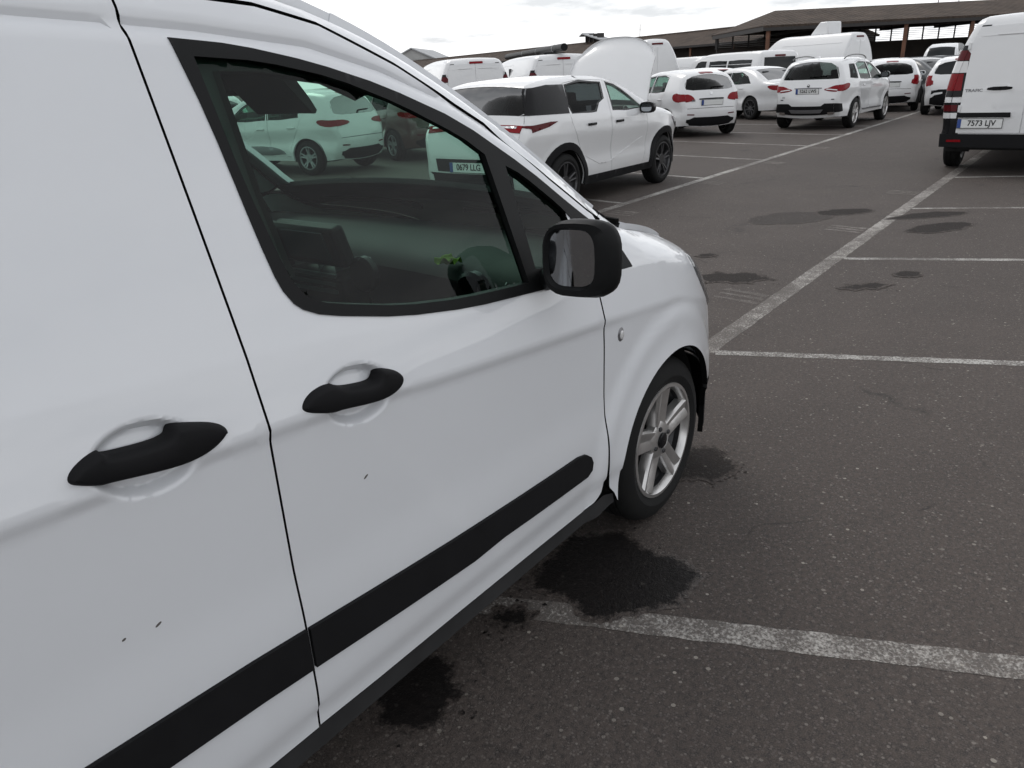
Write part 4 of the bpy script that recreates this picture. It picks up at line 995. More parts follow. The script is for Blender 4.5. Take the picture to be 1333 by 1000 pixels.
w_r = [(.19, 1.105), (.72, 1.105), (.84, 1.19), (1.00, 1.23), (1.09, 1.415), (.60, 1.435), (.26, 1.41), (.16, 1.20)]
hs0 = None
c.prep(); hs0, hs1 = float(np.interp(-3.10, -c.U[:c.top, 0], c.s[:c.top])), float(np.interp(-2.34, -c.U[:c.top, 0], c.s[:c.top]))
c.body([d_f, d_r], [(w_f, 'glass_green'), (w_r, 'glass_tint')], [(-.60, 1.115), (.60, 1.115), (.68, 1.15), (.60, 1.405), (-.60, 1.405), (-.68, 1.15)], [(-.66, 1.13), (.66, 1.13), (.56, 1.44), (-.56, 1.44)], (hs0, hs1, .66))
for sd in (-1, 1):   # dark pillar that joins side glass and tailgate glass
    c.side_piece('dark_pillar', [(-.535, 1.12), (.12, 1.105), (.14, 1.20), (.22, 1.42), (-.10, 1.425), (-.40, 1.395), (-.46, 1.25)], 'black_gloss', .004, sd)
    for wx in (2.56, 0): c.side_piece('arch_cladding', arch_ring(wx, .335, .372, .455, .275), 'black_plastic', .012, sd)
    c.side_piece('sill_cladding', [(.40, .355), (2.16, .345), (2.16, .255), (.40, .255)], 'black_plastic', .012, sd)
    c.side_piece('rear_light', [(-.56, 1.015), (-.26, 1.04), (-.14, 1.035), (-.30, .985), (-.56, .94)], 'lamp_red_dark', .006, sd, step=.03, edge=.02)
    c.side_piece('headlight', [(2.86, .90), (3.10, .86), (3.24, .77), (3.20, .72), (3.0, .78)], 'lamp_smoke', .006, sd, step=.04)
    c.handle(.40 + .16, .955, sd, 'black_gloss'); c.handle(1.25, .945, sd, 'black_gloss')
c.side_piece('door_crease', [(.42, .60), (.75, .47), (1.0, .46), (1.9, .70), (1.9, .705), (1.0, .475), (.75, .485)], 'paint_white_car', .004, -1, step=.05)
c.sym(c.rear_piece, 'dark_corner', [(.61, 1.117), (.80, 1.117), (.78, 1.22), (.74, 1.40), (.60, 1.40), (.67, 1.16)], 'black_gloss', .004)
c.rear_piece('light_bar', [(-.58, 1.01), (.58, 1.01), (.58, .955), (-.58, .955)], 'black_gloss', .005)
c.sym(c.rear_piece, 'rear_light', [(.30, 1.003), (.72, 1.015), (.72, .94), (.34, .95)], 'lamp_red', .012)
c.sym(c.rear_piece, 'light_strip', [(.34, .993), (.62, .998), (.62, .978), (.36, .975)], 'chrome', .016)
c.rear_piece('rear_bumper', [(-.60, .50), (.60, .50), (.58, .29), (-.58, .29)], 'black_plastic', .012)
c.rear_piece('bumper_band', [(-.52, .66), (.52, .66), (.50, .52), (-.50, .52)], 'black_plastic', .010)
number_plate(c.root, '0679 LLG', tuple(c.rear_pt(0, .575, .026)), 0)
c.wheels(.235, 'y', 'alloy_smoke', .21); c.mirrors(1.86, 1.03)
c.cabin(-.3, 2.1, rows=((1.1, .36), (.25, .36)), dash=1.95)
MB().box((2.75, 0, .66), (.9, 1.25, .30)).build('engine_bay', 'underbody', c.root)
# the raised bonnet: a crowned panel hinged below the windscreen
hv = []; hf = []; K, J = 14, 18
for i in range(K + 1):
    for j in range(J + 1):
        t = 2 * j / J - 1; u = i / K; hwid = .70 - .05 * u - .10 * sstep(.75, 1.0, u) - .0 * u
        ln = 1.02 * u * (1 - .16 * abs(t) ** 3 * u)
        hv.append((ln, hwid * t, .06 * (1 - t * t) + .045 * math.sin(math.pi * min(1, u * 1.05)) - .10 * max(0, u - .8)))
for i in range(K):
    for j in range(J): a = i * (J + 1) + j; hf.append((a, a + 1, a + J + 2)); hf.append((a, a + J + 2, a + J + 1))
bon = sheet('bonnet', hv, hf, 'paint_white_car', c.root, None, .03); bon.location = (2.36, 0, 1.06); bon.rotation_euler = (0, rad(-61), 0)
MB().tube([(3.0, .45, .88), (2.62, .45, 1.62)], .008, 8).build('bonnet_stay', 'rubber_seam_shade', c.root)
tag(c.root, 'white crossover with raised bonnet and dark rear glass, nearest beyond the foreground van', 'car', 'white cars parked along the far aisle line')
# ---- white mid-size van standing on the near aisle line; the same maker's van twice more behind the crossover
def mid_van(pos, rz, label, group=None, plate=None, badge=None, glass_rear=False, detail=True):
    c = Car('delivery_van', pos, rz, [(3.96, .26), (4.02, .50), (4.01, .78), (3.90, .97), (3.55, 1.09), (3.22, 1.20), (2.85, 1.53), (2.55, 1.78), (2.25, 1.90), (1.5, 1.965), (.2, 1.985), (-.62, 1.975), (-.85, 1.945), (-.90, 1.82), (-.925, 1.3), (-.945, .9), (-.955, .6), (-.95, .36)],
            .975, [(-1, 1.12), (2.5, 1.10), (4, 1.0)], (3.098, 0, .325), zsill=.32, tum=.10, r=.08, crown=(.12, .06, .02, .02), ra=.38, front_taper=(3.0, .22), rear_taper=(-.3, .10), step=.07, paint='paint_white_car', mid=.015)
    d_f = [(1.95, .42), (2.66, .42), (2.78, .7), (2.80, 1.12), (2.74, 1.22), (2.40, 1.64), (2.25, 1.70), (1.95, 1.70)]
    d_s = [(.80, .42), (1.93, .42), (1.93, 1.76), (.80, 1.78)]
    c.body([d_f, d_s], [([(2.03, 1.14), (2.72, 1.14), (2.38, 1.57), (2.24, 1.64), (2.03, 1.64)], 'glass_green')], None, [(-.78, 1.26), (.78, 1.26), (.66, 1.78), (-.66, 1.78)], glass_front='glass_dark')
    for sd in (-1, 1):
        c.side_piece('rubbing_strip', [(.42, .62), (2.7, .60), (2.7, .50), (.42, .52)], 'black_plastic', .012, sd)
        c.side_piece('headlight', [(3.55, 1.00), (3.85, .92), (3.92, .75), (3.75, .70), (3.6, .82)], 'lamp_smoke', .006, sd)
        # lamp column at the rear corner
        col = [(1.86, 1.71, 'black_gloss', 0), (1.63, 1.0, 'black_gloss', 0), (.93, .40, 'black_gloss', 0), (1.57, 1.45, 'lamp_red_dark', 1), (1.44, 1.30, 'lamp_clear', 1), (1.29, 1.08, 'lamp_red', 1), (.90, .82, 'lamp_red_dark', 1), (.80, .73, 'lamp_clear', 1)]
        for z1, z0, m, ins in col:
            nm = 'rear_light' if m.startswith('lamp') else 'lamp_column'
            if z1 < 1.8: c.side_piece(nm, [(-.93, z0), (-.80 - .03 * ins, z0), (-.80 - .03 * ins, z1), (-.915, z1)], m, .008 + .005 * ins, sd, edge=.04)
            y1 = float(np.interp(c.s_rear((z0 + z1) / 2), c.s, c.ycs)); w = .115 - .04 * ins; k = .02 if z1 > 1.8 else 0
            pl = [(y1 - w, z0), (y1 - .002, z0), (y1 - .006 - k, z1), (y1 - w - k, z1)]
            if sd > 0: c.rear_piece(nm, pl, m, .008 + .005 * ins, edge=.04)
            else: c.rear_piece(nm, [(-a, b) for a, b in pl][::-1], m, .008 + .005 * ins, edge=.04)
    for sg in (1, -1):
        dp = [(.006, .545), (.738, .545), (.722, 1.30), (.69, 1.80), (.66, 1.84), (.006, 1.855)]
        if sg < 0: dp = [(-a, b) for a, b in dp][::-1]
        rd = c.rear_piece('rear_door', smooth_poly(dp, 0), 'paint_white_car', .014, step=.08, edge=.04)
        if glass_rear: c.rear_piece('rear_window', [(sg * .08, 1.20), (sg * .66, 1.20), (sg * .62, 1.72), (sg * .08, 1.72)], 'glass_dark', .018, parent=rd, edge=.06)
        else:          # pressed outline where other versions have glass
            for a, b in (((.06, 1.745), (.60, 1.74)),):
                c.rear_piece('pressing', [(sg * a[0], a[1]), (sg * b[0], b[1]), (sg * b[0], b[1] - .012), (sg * a[0], a[1] - .012)], 'paint_shade' if False else 'paint_white_car', .020, parent=rd, edge=.05)
        for hz in (.85, 1.62): 
            p = c.rear_pt(sg * .735, hz, .02); MB().box(tuple(p), (.03, .035, .09)).build('hinge', 'paint_white_car', c.root, bevel=.006)
    c.rear_piece('high_brake_light', [(-.20, 1.885), (.14, 1.885), (.14, 1.845), (-.20, 1.845)], 'lamp_red', .03)
    bm = MB(); v, f = cdt([(-.92, .34), (.92, .34), (.93, .53), (-.93, .53)], (), .09, None, .06)
    sv = c.s_rear(v[:, 1]); yc = np.interp(sv, c.s, c.ycs); P = c.strip3(sv, v[:, 0], .035); P[:, 0] += .5 * np.maximum(np.abs(v[:, 0]) - .84, 0)
    sheet('rear_bumper', P, f, 'black_plastic', c.root, (-1, 0, 0), .06, flange_dir=(1, 0, 0))
    for sg in (1, -1): c.rear_piece('reflector', [(sg * .80, .46), (sg * .66, .46), (sg * .66, .43), (sg * .80, .43)], 'lamp_red', .045, edge=.04)
    if plate:
        q = c.rear_pt(.47, .665, .028); number_plate(c.root, plate, tuple(q))
        c.rear_piece('plate_light_bar', [(.14, .80), (.735, .80), (.735, .74), (.13, .74)], 'black_plastic', .035)
        c.rear_piece('handle_recess', smooth_poly([(.14, 1.05), (.50, 1.05), (.47, 1.13), (.40, 1.155), (.27, 1.155), (.17, 1.13)], 1), 'paint_white_car', .019, edge=.02)
        c.rear_piece('rear_handle', smooth_poly([(.17, 1.075), (.45, 1.07), (.45, 1.115), (.17, 1.12)], 1), 'black_plastic', .032, edge=.02)
    if badge:
        q = c.rear_pt(.60, 1.075, .018); add_text('badge', badge, .050, tuple(q), c.root, 'badge_grey', sx=1.25)
    c.wheels(.205, 'steel', 'alloy_grey', .215); c.mirrors(2.62, 1.12, 'black_plastic', 1.35)
    MB().box((.95, 0, 1.05), (.04, 1.75, 1.3)).build('bulkhead', 'interior_grey', c.root)
    return tag(c.root, label, 'van', group)
mid_van((13.29, 1.005), 0, 'white van cut off by the right edge, number plate 7573 LJV', None, '7573 LJV', 'TRAFIC')
G_V = 'white vans parked behind the crossover'
mid_van((16.63, 13.85), 53, 'white van at left behind the crossover roof, black lamp columns, next to windscreen pillar', G_V)
mid_van((18.1, 12.2), 53, 'white van with a long black tube above it, right behind the raised bonnet', G_V)

# ---- hatchback family
def hatch(name, pos, rz, label, group=None, plate=None, style=0, detail=True, paint='paint_white_car', cat='car', k=1.0, lamps='round', rim='multi', rim_mat='alloy_grey'):
    c = Car(name, pos, rz, [(3.14, .24), (3.26, .42), (3.28, .60), (3.20, .76), (3.02, .86), (2.60, .97), (2.32, 1.02), (2.05, 1.16), (1.72, 1.33), (1.45, 1.415), (1.05, 1.455), (.50, 1.455), (.0, 1.42), (-.27, 1.37), (-.37, 1.31), (-.47, 1.12), (-.53, .98), (-.58, .86), (-.62, .70), (-.635, .52), (-.60, .36), (-.54, .27)],
            .865, [(-1, .98), (.3, .955), (1.3, .93), (2.2, .91), (3.3, .80)], (2.54, 0, .31), zsill=.26, ra=.345, r=.085, crown=(.12, .06, .02, .07), rear_taper=(.30, .20), front_taper=(2.35, .26), step=.06, paint=paint)
    d_f = [(.92, .33), (1.95, .32), (2.03, .52), (2.06, .85), (2.0, .99), (1.66, 1.235), (1.42, 1.34), (1.0, 1.38), (.90, 1.0), (.89, .6)]
    d_r = [(.40, .33), (.905, .33), (.875, .6), (.885, 1.0), (.985, 1.38), (.50, 1.38), (.20, 1.345), (.06, 1.05), (.16, .80), (.30, .62), (.375, .48)]
    w_f = [(.97, .985), (1.92, .965), (1.64, 1.19), (1.40, 1.305), (1.05, 1.345)]
    w_r = [(.16, 1.02), (.90, .99), (.97, 1.345), (.50, 1.345), (.24, 1.31)]
    g = 'glass_tint' if detail else 'glass_dark'; gf = 'glass_green' if detail else 'glass_dark'
    rw = smooth_poly([(-.56, 1.02), (0, 1.0), (.56, 1.02), (.60, 1.14), (.50, 1.30), (0, 1.325), (-.50, 1.30), (-.60, 1.14)], 1)
    c.body([d_f, d_r], [(w_f, gf), (w_r, gf if style != 1 else g)], rw, [(-.64, 1.06), (.64, 1.06), (.54, 1.38), (-.54, 1.38)], glass='glass_tint2' if style == 0 else g, glass_front=gf)
    if detail: c.rear_piece('rear_wiper', [(-.02, 1.045), (-.34, 1.065), (-.34, 1.078), (-.02, 1.062), (.03, 1.02), (0, 1.01)], 'rubber_seam_shade', .012, edge=.03, step=.03)
    for sd in (-1, 1):
        if lamps == 'round':
            lp = smooth_poly([(-.60, .90), (-.42, .985), (-.28, .96), (-.25, .88), (-.34, .80), (-.55, .78)], 1); c.side_piece('rear_light', lp, 'lamp_red', .007, sd, edge=.03)
        elif lamps == 'tall': c.side_piece('rear_light', smooth_poly([(-.56, 1.0), (-.40, 1.02), (-.36, .90), (-.44, .76), (-.58, .74)], 1), 'lamp_red', .007, sd, edge=.03)
        else: c.side_piece('rear_light', smooth_poly([(-.57, .94), (-.30, .97), (-.24, .92), (-.36, .85), (-.58, .83)], 1), 'lamp_red', .007, sd, edge=.03)
        c.side_piece('headlight', [(2.72, .87), (2.98, .82), (3.14, .70), (3.08, .64), (2.9, .70)], 'lamp_smoke', .006, sd)
        if detail:
            c.handle(.30, .84, sd); c.handle(1.08, .82, sd)
    if lamps == 'round': lr = [(.40, .80), (.66, .775), (.70, .86), (.64, .965), (.50, .93), (.42, .86)]
    elif lamps == 'tall': lr = [(.56, .76), (.70, .74), (.71, .86), (.67, 1.0), (.60, .98), (.57, .88)]
    else: lr = [(.30, .86), (.68, .83), (.70, .90), (.66, .955), (.36, .92)]
    c.sym(c.rear_piece, 'rear_light', lr, 'lamp_red', .008, sm=1, edge=.03)
    c.rear_piece('rear_bumper', [(-.60, .385), (-.42, .46), (.42, .46), (.60, .385), (.50, .29), (-.50, .29)], 'black_plastic', .008)
    c.rear_piece('high_brake_light', [(-.16, 1.375), (.16, 1.375), (.16, 1.345), (-.16, 1.345)], 'lamp_red', .010)
    c.rear_piece('tailgate_seam', [(-.66, .645), (.66, .645), (.66, .637), (-.66, .637)], 'rubber_seam_shade', .003, edge=.05)
    if plate is not None:
        c.rear_piece('plate_light_bar', [(-.30, .835), (.30, .835), (.30, .812), (-.30, .812)], 'rubber_seam_shade', .012); number_plate(c.root, plate, tuple(c.rear_pt(0, .745, .016)), rad(-4))
    c.sym(c.rear_piece, 'reflector', [(.42, .52), (.60, .53), (.60, .505), (.42, .50)], 'lamp_red_dark', .006, edge=.04)
    c.wheels(.205, rim, rim_mat, .195); c.mirrors(1.78, .98, paint if detail else 'black_gloss', .95)
    if detail: c.cabin(-.25, 1.9, rows=((1.0, .34), (.20, .34)), dash=1.78)
    return c
c = hatch('hatchback', (18.15, 8.05), 50, '', plate='', style=0)
tag(c.root, 'white hatchback with rounded red lamps and wide rear window, right of the raised bonnet', 'car', 'white cars parked in the bays')
c.rear_piece('badge', smooth_poly([(-.03, .90), (.03, .90), (.03, .965), (-.03, .965)], 1), 'chrome', .010, edge=.02)
add_text('badge', '208', .06, tuple(c.rear_pt(.44, .80, .012)), c.root, 'badge_grey')
c = hatch('hatchback', (26.75, 5.75), 13, '', plate='', style=1, lamps='tall', rim='y')
tag(c.root, 'white hatchback with sloping dark rear window parked just beyond the rail-roofed estate-like car', 'car', 'white cars parked along the far aisle line')
c.root['label'] = 'white hatchback with big dark rear window, directly ahead of the car with roof rails'
c = hatch('crossover', (10.25, 11.85), 98, '', style=0, lamps='flat', rim='y', rim_mat='alloy_grey')
tag(c.root, 'white hatchback seen side-on through the van window, grey door pad and red lamp', 'car', 'white cars parked in the bays'); c.root.name = 'hatchback'
for sd in (-1, 1): c.side_piece('door_pad', smooth_poly([(.5, .36), (2.0, .36), (1.9, .46), (1.6, .52), (.9, .52), (.6, .46)], 1), 'badge_grey', .010, sd)
c = hatch('estate_car', (9.95, 15.4), 68, '', style=1, lamps='flat', rim='y', plate='')
tag(c.root, 'white car seen from behind at the rear edge of the van window, dark back glass', 'car', 'white cars parked in the bays')
c = hatch('hatchback', (12.6, 11.7), 72, '', style=1, lamps='flat', rim='y', paint='paint_brown')
tag(c.root, 'dark reddish-brown car seen through the van window', 'car', 'cars seen through the van window')
c = hatch('hatchback', (24.6, 10.3), 52, '', style=1, lamps='flat', detail=False, rim='y')
for sd in (-1, 1): c.side_piece('dark_pillar', [(-.46, 1.02), (.10, 1.02), (.22, 1.29), (-.32, 1.31)], 'black_gloss', .004, sd)
c.rear_piece('dark_spoiler', [(-.62, 1.06), (.62, 1.06), (.58, 1.345), (-.58, 1.345)], 'black_gloss', .003)
tag(c.root, 'white car with black tailgate and black spoiler, half hidden behind the round-lamped hatchback', 'car', 'white cars parked in the bays')

# ---- sport utility with roof rails
c = Car('sport_utility', (20.40, 5.95), -1.5, [(3.36, .26), (3.48, .45), (3.50, .72), (3.42, .90), (3.20, .99), (2.75, 1.07), (2.36, 1.11), (2.10, 1.24), (1.75, 1.43), (1.50, 1.52), (1.1, 1.565), (.5, 1.575), (-.1, 1.555), (-.45, 1.515), (-.56, 1.47), (-.64, 1.28), (-.70, 1.10), (-.74, .98), (-.80, .82), (-.83, .62), (-.80, .42), (-.72, .30)],
        .915, [(-1, 1.07), (.5, 1.05), (1.6, 1.03), (2.4, 1.01), (3.5, .9)], (2.67, 0, .345), zsill=.30, ra=.375, r=.085, crown=(.12, .06, .02, .06), rear_taper=(.25, .16), front_taper=(2.5, .24), step=.055)
d_f = [(1.05, .37), (2.10, .36), (2.20, .55), (2.22, .95), (2.15, 1.08), (1.80, 1.325), (1.52, 1.45), (1.12, 1.49), (1.03, 1.1), (1.02, .7)]
d_r = [(.45, .37), (1.03, .37), (1.005, .7), (1.015, 1.1), (1.10, 1.49), (.55, 1.50), (.18, 1.46), (.06, 1.15), (.17, .9), (.32, .72), (.42, .55)]
w_f = [(1.10, 1.075), (2.06, 1.06), (1.78, 1.28), (1.50, 1.41), (1.18, 1.45)]; w_r = [(.19, 1.10), (1.0, 1.08), (1.08, 1.45), (.55, 1.46), (.26, 1.425)]; w_q = [(-.36, 1.14), (.02, 1.12), (.13, 1.42), (-.18, 1.405)]
c.body([d_f, d_r], [(w_f, 'glass_green'), (w_r, 'glass_green'), (w_q, 'glass_tint')], smooth_poly([(-.62, 1.115), (0, 1.10), (.62, 1.115), (.66, 1.16), (.54, 1.45), (0, 1.475), (-.54, 1.45), (-.66, 1.16)], 1), [(-.68, 1.14), (.68, 1.14), (.58, 1.48), (-.58, 1.48)], glass='glass_tint2')
for sd in (-1, 1):
    c.side_piece('rear_light', smooth_poly([(-.79, .97), (-.56, 1.03), (-.42, 1.01), (-.50, .90), (-.80, .84)], 1), 'lamp_red', .008, sd, edge=.03)
    c.side_piece('headlight', [(2.95, .98), (3.25, .92), (3.38, .80), (3.2, .76), (3.0, .84)], 'lamp_smoke', .006, sd)
    c.handle(.40, .95, sd); c.handle(1.22, .94, sd)
    c.side_piece('sill_trim', [(.50, .42), (2.15, .40), (2.15, .375), (.50, .39)], 'badge_grey', .014, sd)
    for a, b in (((-.30, 1.54), (1.45, 1.55)),):
        pts = []
        for t in np.linspace(0, 1, 12):
            x = a[0] + (b[0] - a[0]) * t; zt = float(np.interp(-x, -c.U[::-1][::-1][:, 0], c.U[:, 1]) if False else np.interp(x, c.U[::-1, 0][(c.U[::-1, 1] > 1.3)], c.U[::-1, 1][(c.U[::-1, 1] > 1.3)]))
            pts.append((x, sd * .60, zt + .015 + .045 * math.sin(math.pi * t) ** .35))
        MB().tube(pts, .014, 8).build('roof_rail', 'black_gloss', c.root, True)
c.sym(c.rear_piece, 'rear_light', [(.34, .885), (.52, .845), (.755, .845), (.76, .955), (.70, 1.005), (.58, .975), (.48, .93)], 'lamp_red', .010, sm=1, edge=.03)
c.sym(c.rear_piece, 'light_strip', [(.40, .885), (.72, .865), (.72, .885), (.44, .905)], 'lamp_clear', .014, edge=.03)
c.rear_piece('trim_bar', [(-.32, .925), (.32, .925), (.31, .907), (-.31, .907)], 'badge_grey', .012, edge=.05)
c.rear_piece('badge', [(.032 * math.cos(a), .965 + .032 * math.sin(a)) for a in np.linspace(0, 6.283, 16, endpoint=False)], 'ink', .012, edge=.02, step=.02)
c.sym(c.rear_piece, 'badge_quarter', [(0, .965), (.024, .965), (.016, .983), (0, .989)], 'lamp_clear', .015, edge=.02, step=.02)
c.rear_piece('rear_bumper', [(-.78, .60), (-.42, .60), (-.34, .545), (.34, .545), (.42, .60), (.78, .60), (.76, .40), (.40, .37), (-.40, .37), (-.76, .40)], 'black_plastic', .012)
for sd in (-1, 1): c.side_piece('bumper_corner', [(-.80, .60), (-.66, .585), (-.62, .42), (-.78, .40)], 'black_plastic', .012, sd, edge=.04)
c.rear_piece('diffuser_plate', [(-.40, .475), (.40, .475), (.34, .41), (-.34, .41)], 'badge_grey', .020)
c.sym(c.rear_piece, 'exhaust_tip', [(.50, .42), (.60, .42), (.60, .37), (.50, .37)], 'chrome', .028, edge=.03)
c.sym(c.rear_piece, 'reflector', [(.56, .695), (.74, .70), (.74, .68), (.56, .675)], 'ink', .008, edge=.04)
c.rear_piece('rear_wiper', [(-.02, 1.145), (-.38, 1.165), (-.38, 1.178), (-.02, 1.162), (.03, 1.12), (0, 1.11)], 'rubber_seam_shade', .012, edge=.03, step=.03)
number_plate(c.root, '5262 LWS', tuple(c.rear_pt(0, .845, .02)), rad(-5))
add_text('badge', 'X1', .055, tuple(c.rear_pt(.55, .735, .010)), c.root, 'badge_grey')
c.rear_piece('shark_fin', [(-.02, 1.56), (.02, 1.56), (.02, 1.555), (-.02, 1.555)], 'paint_white_car', .02) if False else MB().box((-.25, 0, 1.60), (.16, .03, .05)).build('aerial_fin', 'paint_white_car', c.root, bevel=.012)
c.wheels(.235, 'y', 'alloy', .22); c.mirrors(1.95, 1.09, 'black_gloss', 1.05); c.cabin(-.3, 2.1, rows=((1.15, .36), (.25, .36)), dash=1.95)
tag(c.root, 'white sport utility car with roof rails, plate 5262 LWS and black lower rear bumper', 'car', 'white cars parked along the far aisle line')

# ---- saloons
def saloon(name, pos, rz, paint, gl='glass_green'):
    c = Car(name, pos, rz, [(3.50, .24), (3.62, .42), (3.64, .60), (3.54, .76), (3.30, .86), (2.80, .95), (2.40, 1.0), (2.05, 1.17), (1.70, 1.33), (1.40, 1.41), (1.0, 1.44), (.55, 1.42), (.15, 1.33), (-.20, 1.16), (-.45, 1.04), (-.75, 1.01), (-.90, .985), (-.96, .92), (-1.0, .72), (-1.02, .52), (-.98, .36), (-.90, .28)],
            .90, [(-1, .97), (.3, .955), (1.3, .93), (2.2, .91), (3.6, .80)], (2.75, 0, .325), zsill=.26, ra=.355, r=.085, crown=(.14, .06, .02, .07), rear_taper=(.1, .16), front_taper=(2.6, .24), step=.07, paint=paint)
    d_f = [(1.0, .33), (2.05, .32), (2.15, .52), (2.18, .85), (2.1, .99), (1.70, 1.21), (1.42, 1.30), (1.08, 1.325), (.98, 1.0), (.97, .6)]
    w_f = [(1.05, .985), (2.0, .965), (1.68, 1.165), (1.40, 1.26), (1.12, 1.285)]; w_r = [(.05, 1.0), (.98, .99), (1.06, 1.29), (.62, 1.285), (.28, 1.18)]
    c.body([d_f], [(w_f, gl), (w_r, gl)], [(-.62, 1.06), (.62, 1.06), (.54, 1.35), (-.54, 1.35)], [(-.66, 1.03), (.66, 1.03), (.56, 1.37), (-.56, 1.37)], glass='glass_tint2' if gl == 'glass_green' else gl, glass_front=gl)
    for sd in (-1, 1):
        c.side_piece('rear_light', smooth_poly([(-.97, .93), (-.72, .945), (-.60, .91), (-.74, .82), (-1.0, .80)], 1), 'lamp_red', .007, sd, edge=.03)
        c.side_piece('headlight', [(3.05, .86), (3.32, .82), (3.50, .70), (3.40, .66), (3.2, .72)], 'lamp_smoke', .006, sd); c.handle(.42, .86, sd); c.handle(1.2, .85, sd)
    c.sym(c.rear_piece, 'rear_light', [(.42, .92), (.72, .90), (.73, .80), (.48, .81)], 'lamp_red', .008, sm=1, edge=.03)
    c.rear_piece('rear_bumper', [(-.62, .44), (.62, .44), (.55, .30), (-.55, .30)], 'black_plastic', .008)
    c.wheels(.23, 'multi', 'alloy_smoke', .22); c.mirrors(1.9, .99, paint, .95); c.cabin(-.1, 2.0, rows=((1.1, .36), (.3, .36)), dash=1.9)
    return c
c = saloon('saloon_car', (24.05, 8.30), 60, 'paint_white_car')
MB().box((.05, .12, 1.19), (.01, .12, .13)).build('learner_tag', 'lamp_red', c.root)
tag(c.root, 'white saloon with a red tag in its back window, between round-lamped hatchback and roof-railed car', 'car', 'white cars parked in the bays')
c = saloon('saloon_car', (31.8, 5.35), 56, 'paint_dark', 'glass_dark')
number_plate(c.root, '', tuple(c.rear_pt(0, .74, .02)))
tag(c.root, 'dark grey saloon, the only dark car in the far row', 'car', 'cars beyond the roof-railed car')
c = hatch('crossover', (25.0, 3.62), 2, '', style=1, lamps='tall', detail=False, rim='y')
for sd in (-1, 1):
    for wx in (2.54, 0): c.side_piece('arch_cladding', arch_ring(wx, .31, .333, .42, .27), 'black_plastic', .012, sd)
c.rear_piece('lower_cladding', [(-.66, .60), (-.40, .66), (.40, .66), (.66, .60), (.62, .30), (-.62, .30)], 'black_plastic', .012)
c.sym(c.rear_piece, 'bumper_blade', [(.66, .45), (.50, .58), (.30, .60), (.30, .56), (.48, .53), (.60, .42)], 'paint_white_car', .02, edge=.03)
tag(c.root, 'white crossover with black lower cladding, mostly hidden behind the van on the right', 'car', 'cars beyond the roof-railed car')
c = hatch('hatchback', (40.2, 8.3), 158, '', style=1, detail=False)
tag(c.root, 'white car side-on in front of the shed, roof and dark side windows showing', 'car', 'cars beyond the roof-railed car')

# ---- taller vans further back
def box_van(pos, rz, label, group, L=5.5, H=2.5, hw=.99, windows=False, rear_glass=False, paint='paint_white_car', name='delivery_van'):
    b = L - 1.0 - .95; k = b
    c = Car(name, pos, rz, [(b + .92, .28), (b + .98, .6), (b + .93, .95), (b + .75, 1.12), (b + .42, 1.28), (b - .05, 1.80), (b - .30, min(H - .18, 2.1)), (b - .75, H - .03), (b - 1.4, H), (0, H), (-.80, H - .015), (-.93, H - .07), (-.97, H - .3), (-1.0, 1.2), (-1.02, .7), (-1.0, .38)],
            hw, [(-1, 1.2), (4, 1.2)], (b, 0, .335), zsill=.34, tum=.06, r=.065, crown=(.14, .08, .02, .02), ra=.39, front_taper=(b - .1, .22), rear_taper=(-.5, .10), step=.11, paint=paint, mid=.015)
    w = [([(b - .95, 1.28), (b - .15, 1.28), (b - .42, 1.62), (b - .60, min(1.72, H - .26)), (b - .95, min(1.72, H - .26))], 'glass_dark')]
    if windows: w += [([(b - 2.25, 1.22), (b - 1.2, 1.22), (b - 1.2, H - .28), (b - 2.25, H - .28)], 'glass_dark'), ([(-.55, 1.22), (b - 2.38, 1.22), (b - 2.38, H - .28), (-.55, H - .28)], 'glass_dark')]
    c.body([], w, [(-.70, 1.2), (.70, 1.2), (.66, H - .22), (-.66, H - .22)] if rear_glass else None, [(-.75, 1.36), (.75, 1.36), (.68, min(H - .25, 2.0)), (-.68, min(H - .25, 2.0))], glass='glass_dark', glass_front='glass_dark')
    for sg in (1, -1):
        if not rear_glass:
            dp = [(.006, .62), (hw - .17, .62), (hw - .17, H - .34), (.006, H - .30)]
            c.rear_piece('rear_door', dp if sg > 0 else [(-a, q) for a, q in dp][::-1], paint, .014, step=.15, edge=.08)
        lp = [(hw - .155, .85), (hw - .10, .85), (hw - .10, 1.35), (hw - .155, 1.35)]
        c.rear_piece('rear_light', lp if sg > 0 else [(-a, q) for a, q in lp][::-1], 'lamp_red', .012, edge=.06)
        c.side_piece('rubbing_strip', [(.45, .64), (b - .45, .62), (b - .45, .50), (.45, .52)], 'black_plastic', .012, sg, step=.12, edge=.1)
        c.side_piece('body_pressing', [(-.6, H - .40), (b - 1.3, H - .40), (b - 1.3, H - .415), (-.6, H - .415)], paint, .012, sg, step=.2, edge=.12)
    c.rear_piece('high_brake_light', [(-.22, H - .15), (.22, H - .15), (.22, H - .21), (-.22, H - .21)], 'lamp_red_dark', .014)
    c.rear_piece('rear_bumper', [(-hw + .12, .40), (hw - .12, .40), (hw - .12, .58), (-hw + .12, .58)], 'black_plastic', .03)
    c.wheels(.20, 'steel', 'alloy_grey', .21); c.mirrors(b - .10, 1.25, 'black_plastic', 1.4)
    return tag(c.root, label, 'van', group)
G_T = 'vans parked along the shed'
box_van((30.0, 15.5), 46, 'tall white van with dark light at roof centre, just right of the raised bonnet', G_T, 5.4, 2.58)
box_van((29.6, 10.75), 58, 'white passenger van with dark side and rear windows, behind the white saloon', G_T, 5.1, 1.93, .96, True, True)
box_van((40.3, 10.9), 62, 'long white high-roof van, behind the car with roof rails', G_T, 6.4, 2.62, 1.0)
box_van((35.5, 15.6), 60, 'low white van between the tall van and the passenger van', G_T, 4.9, 1.92, .95)
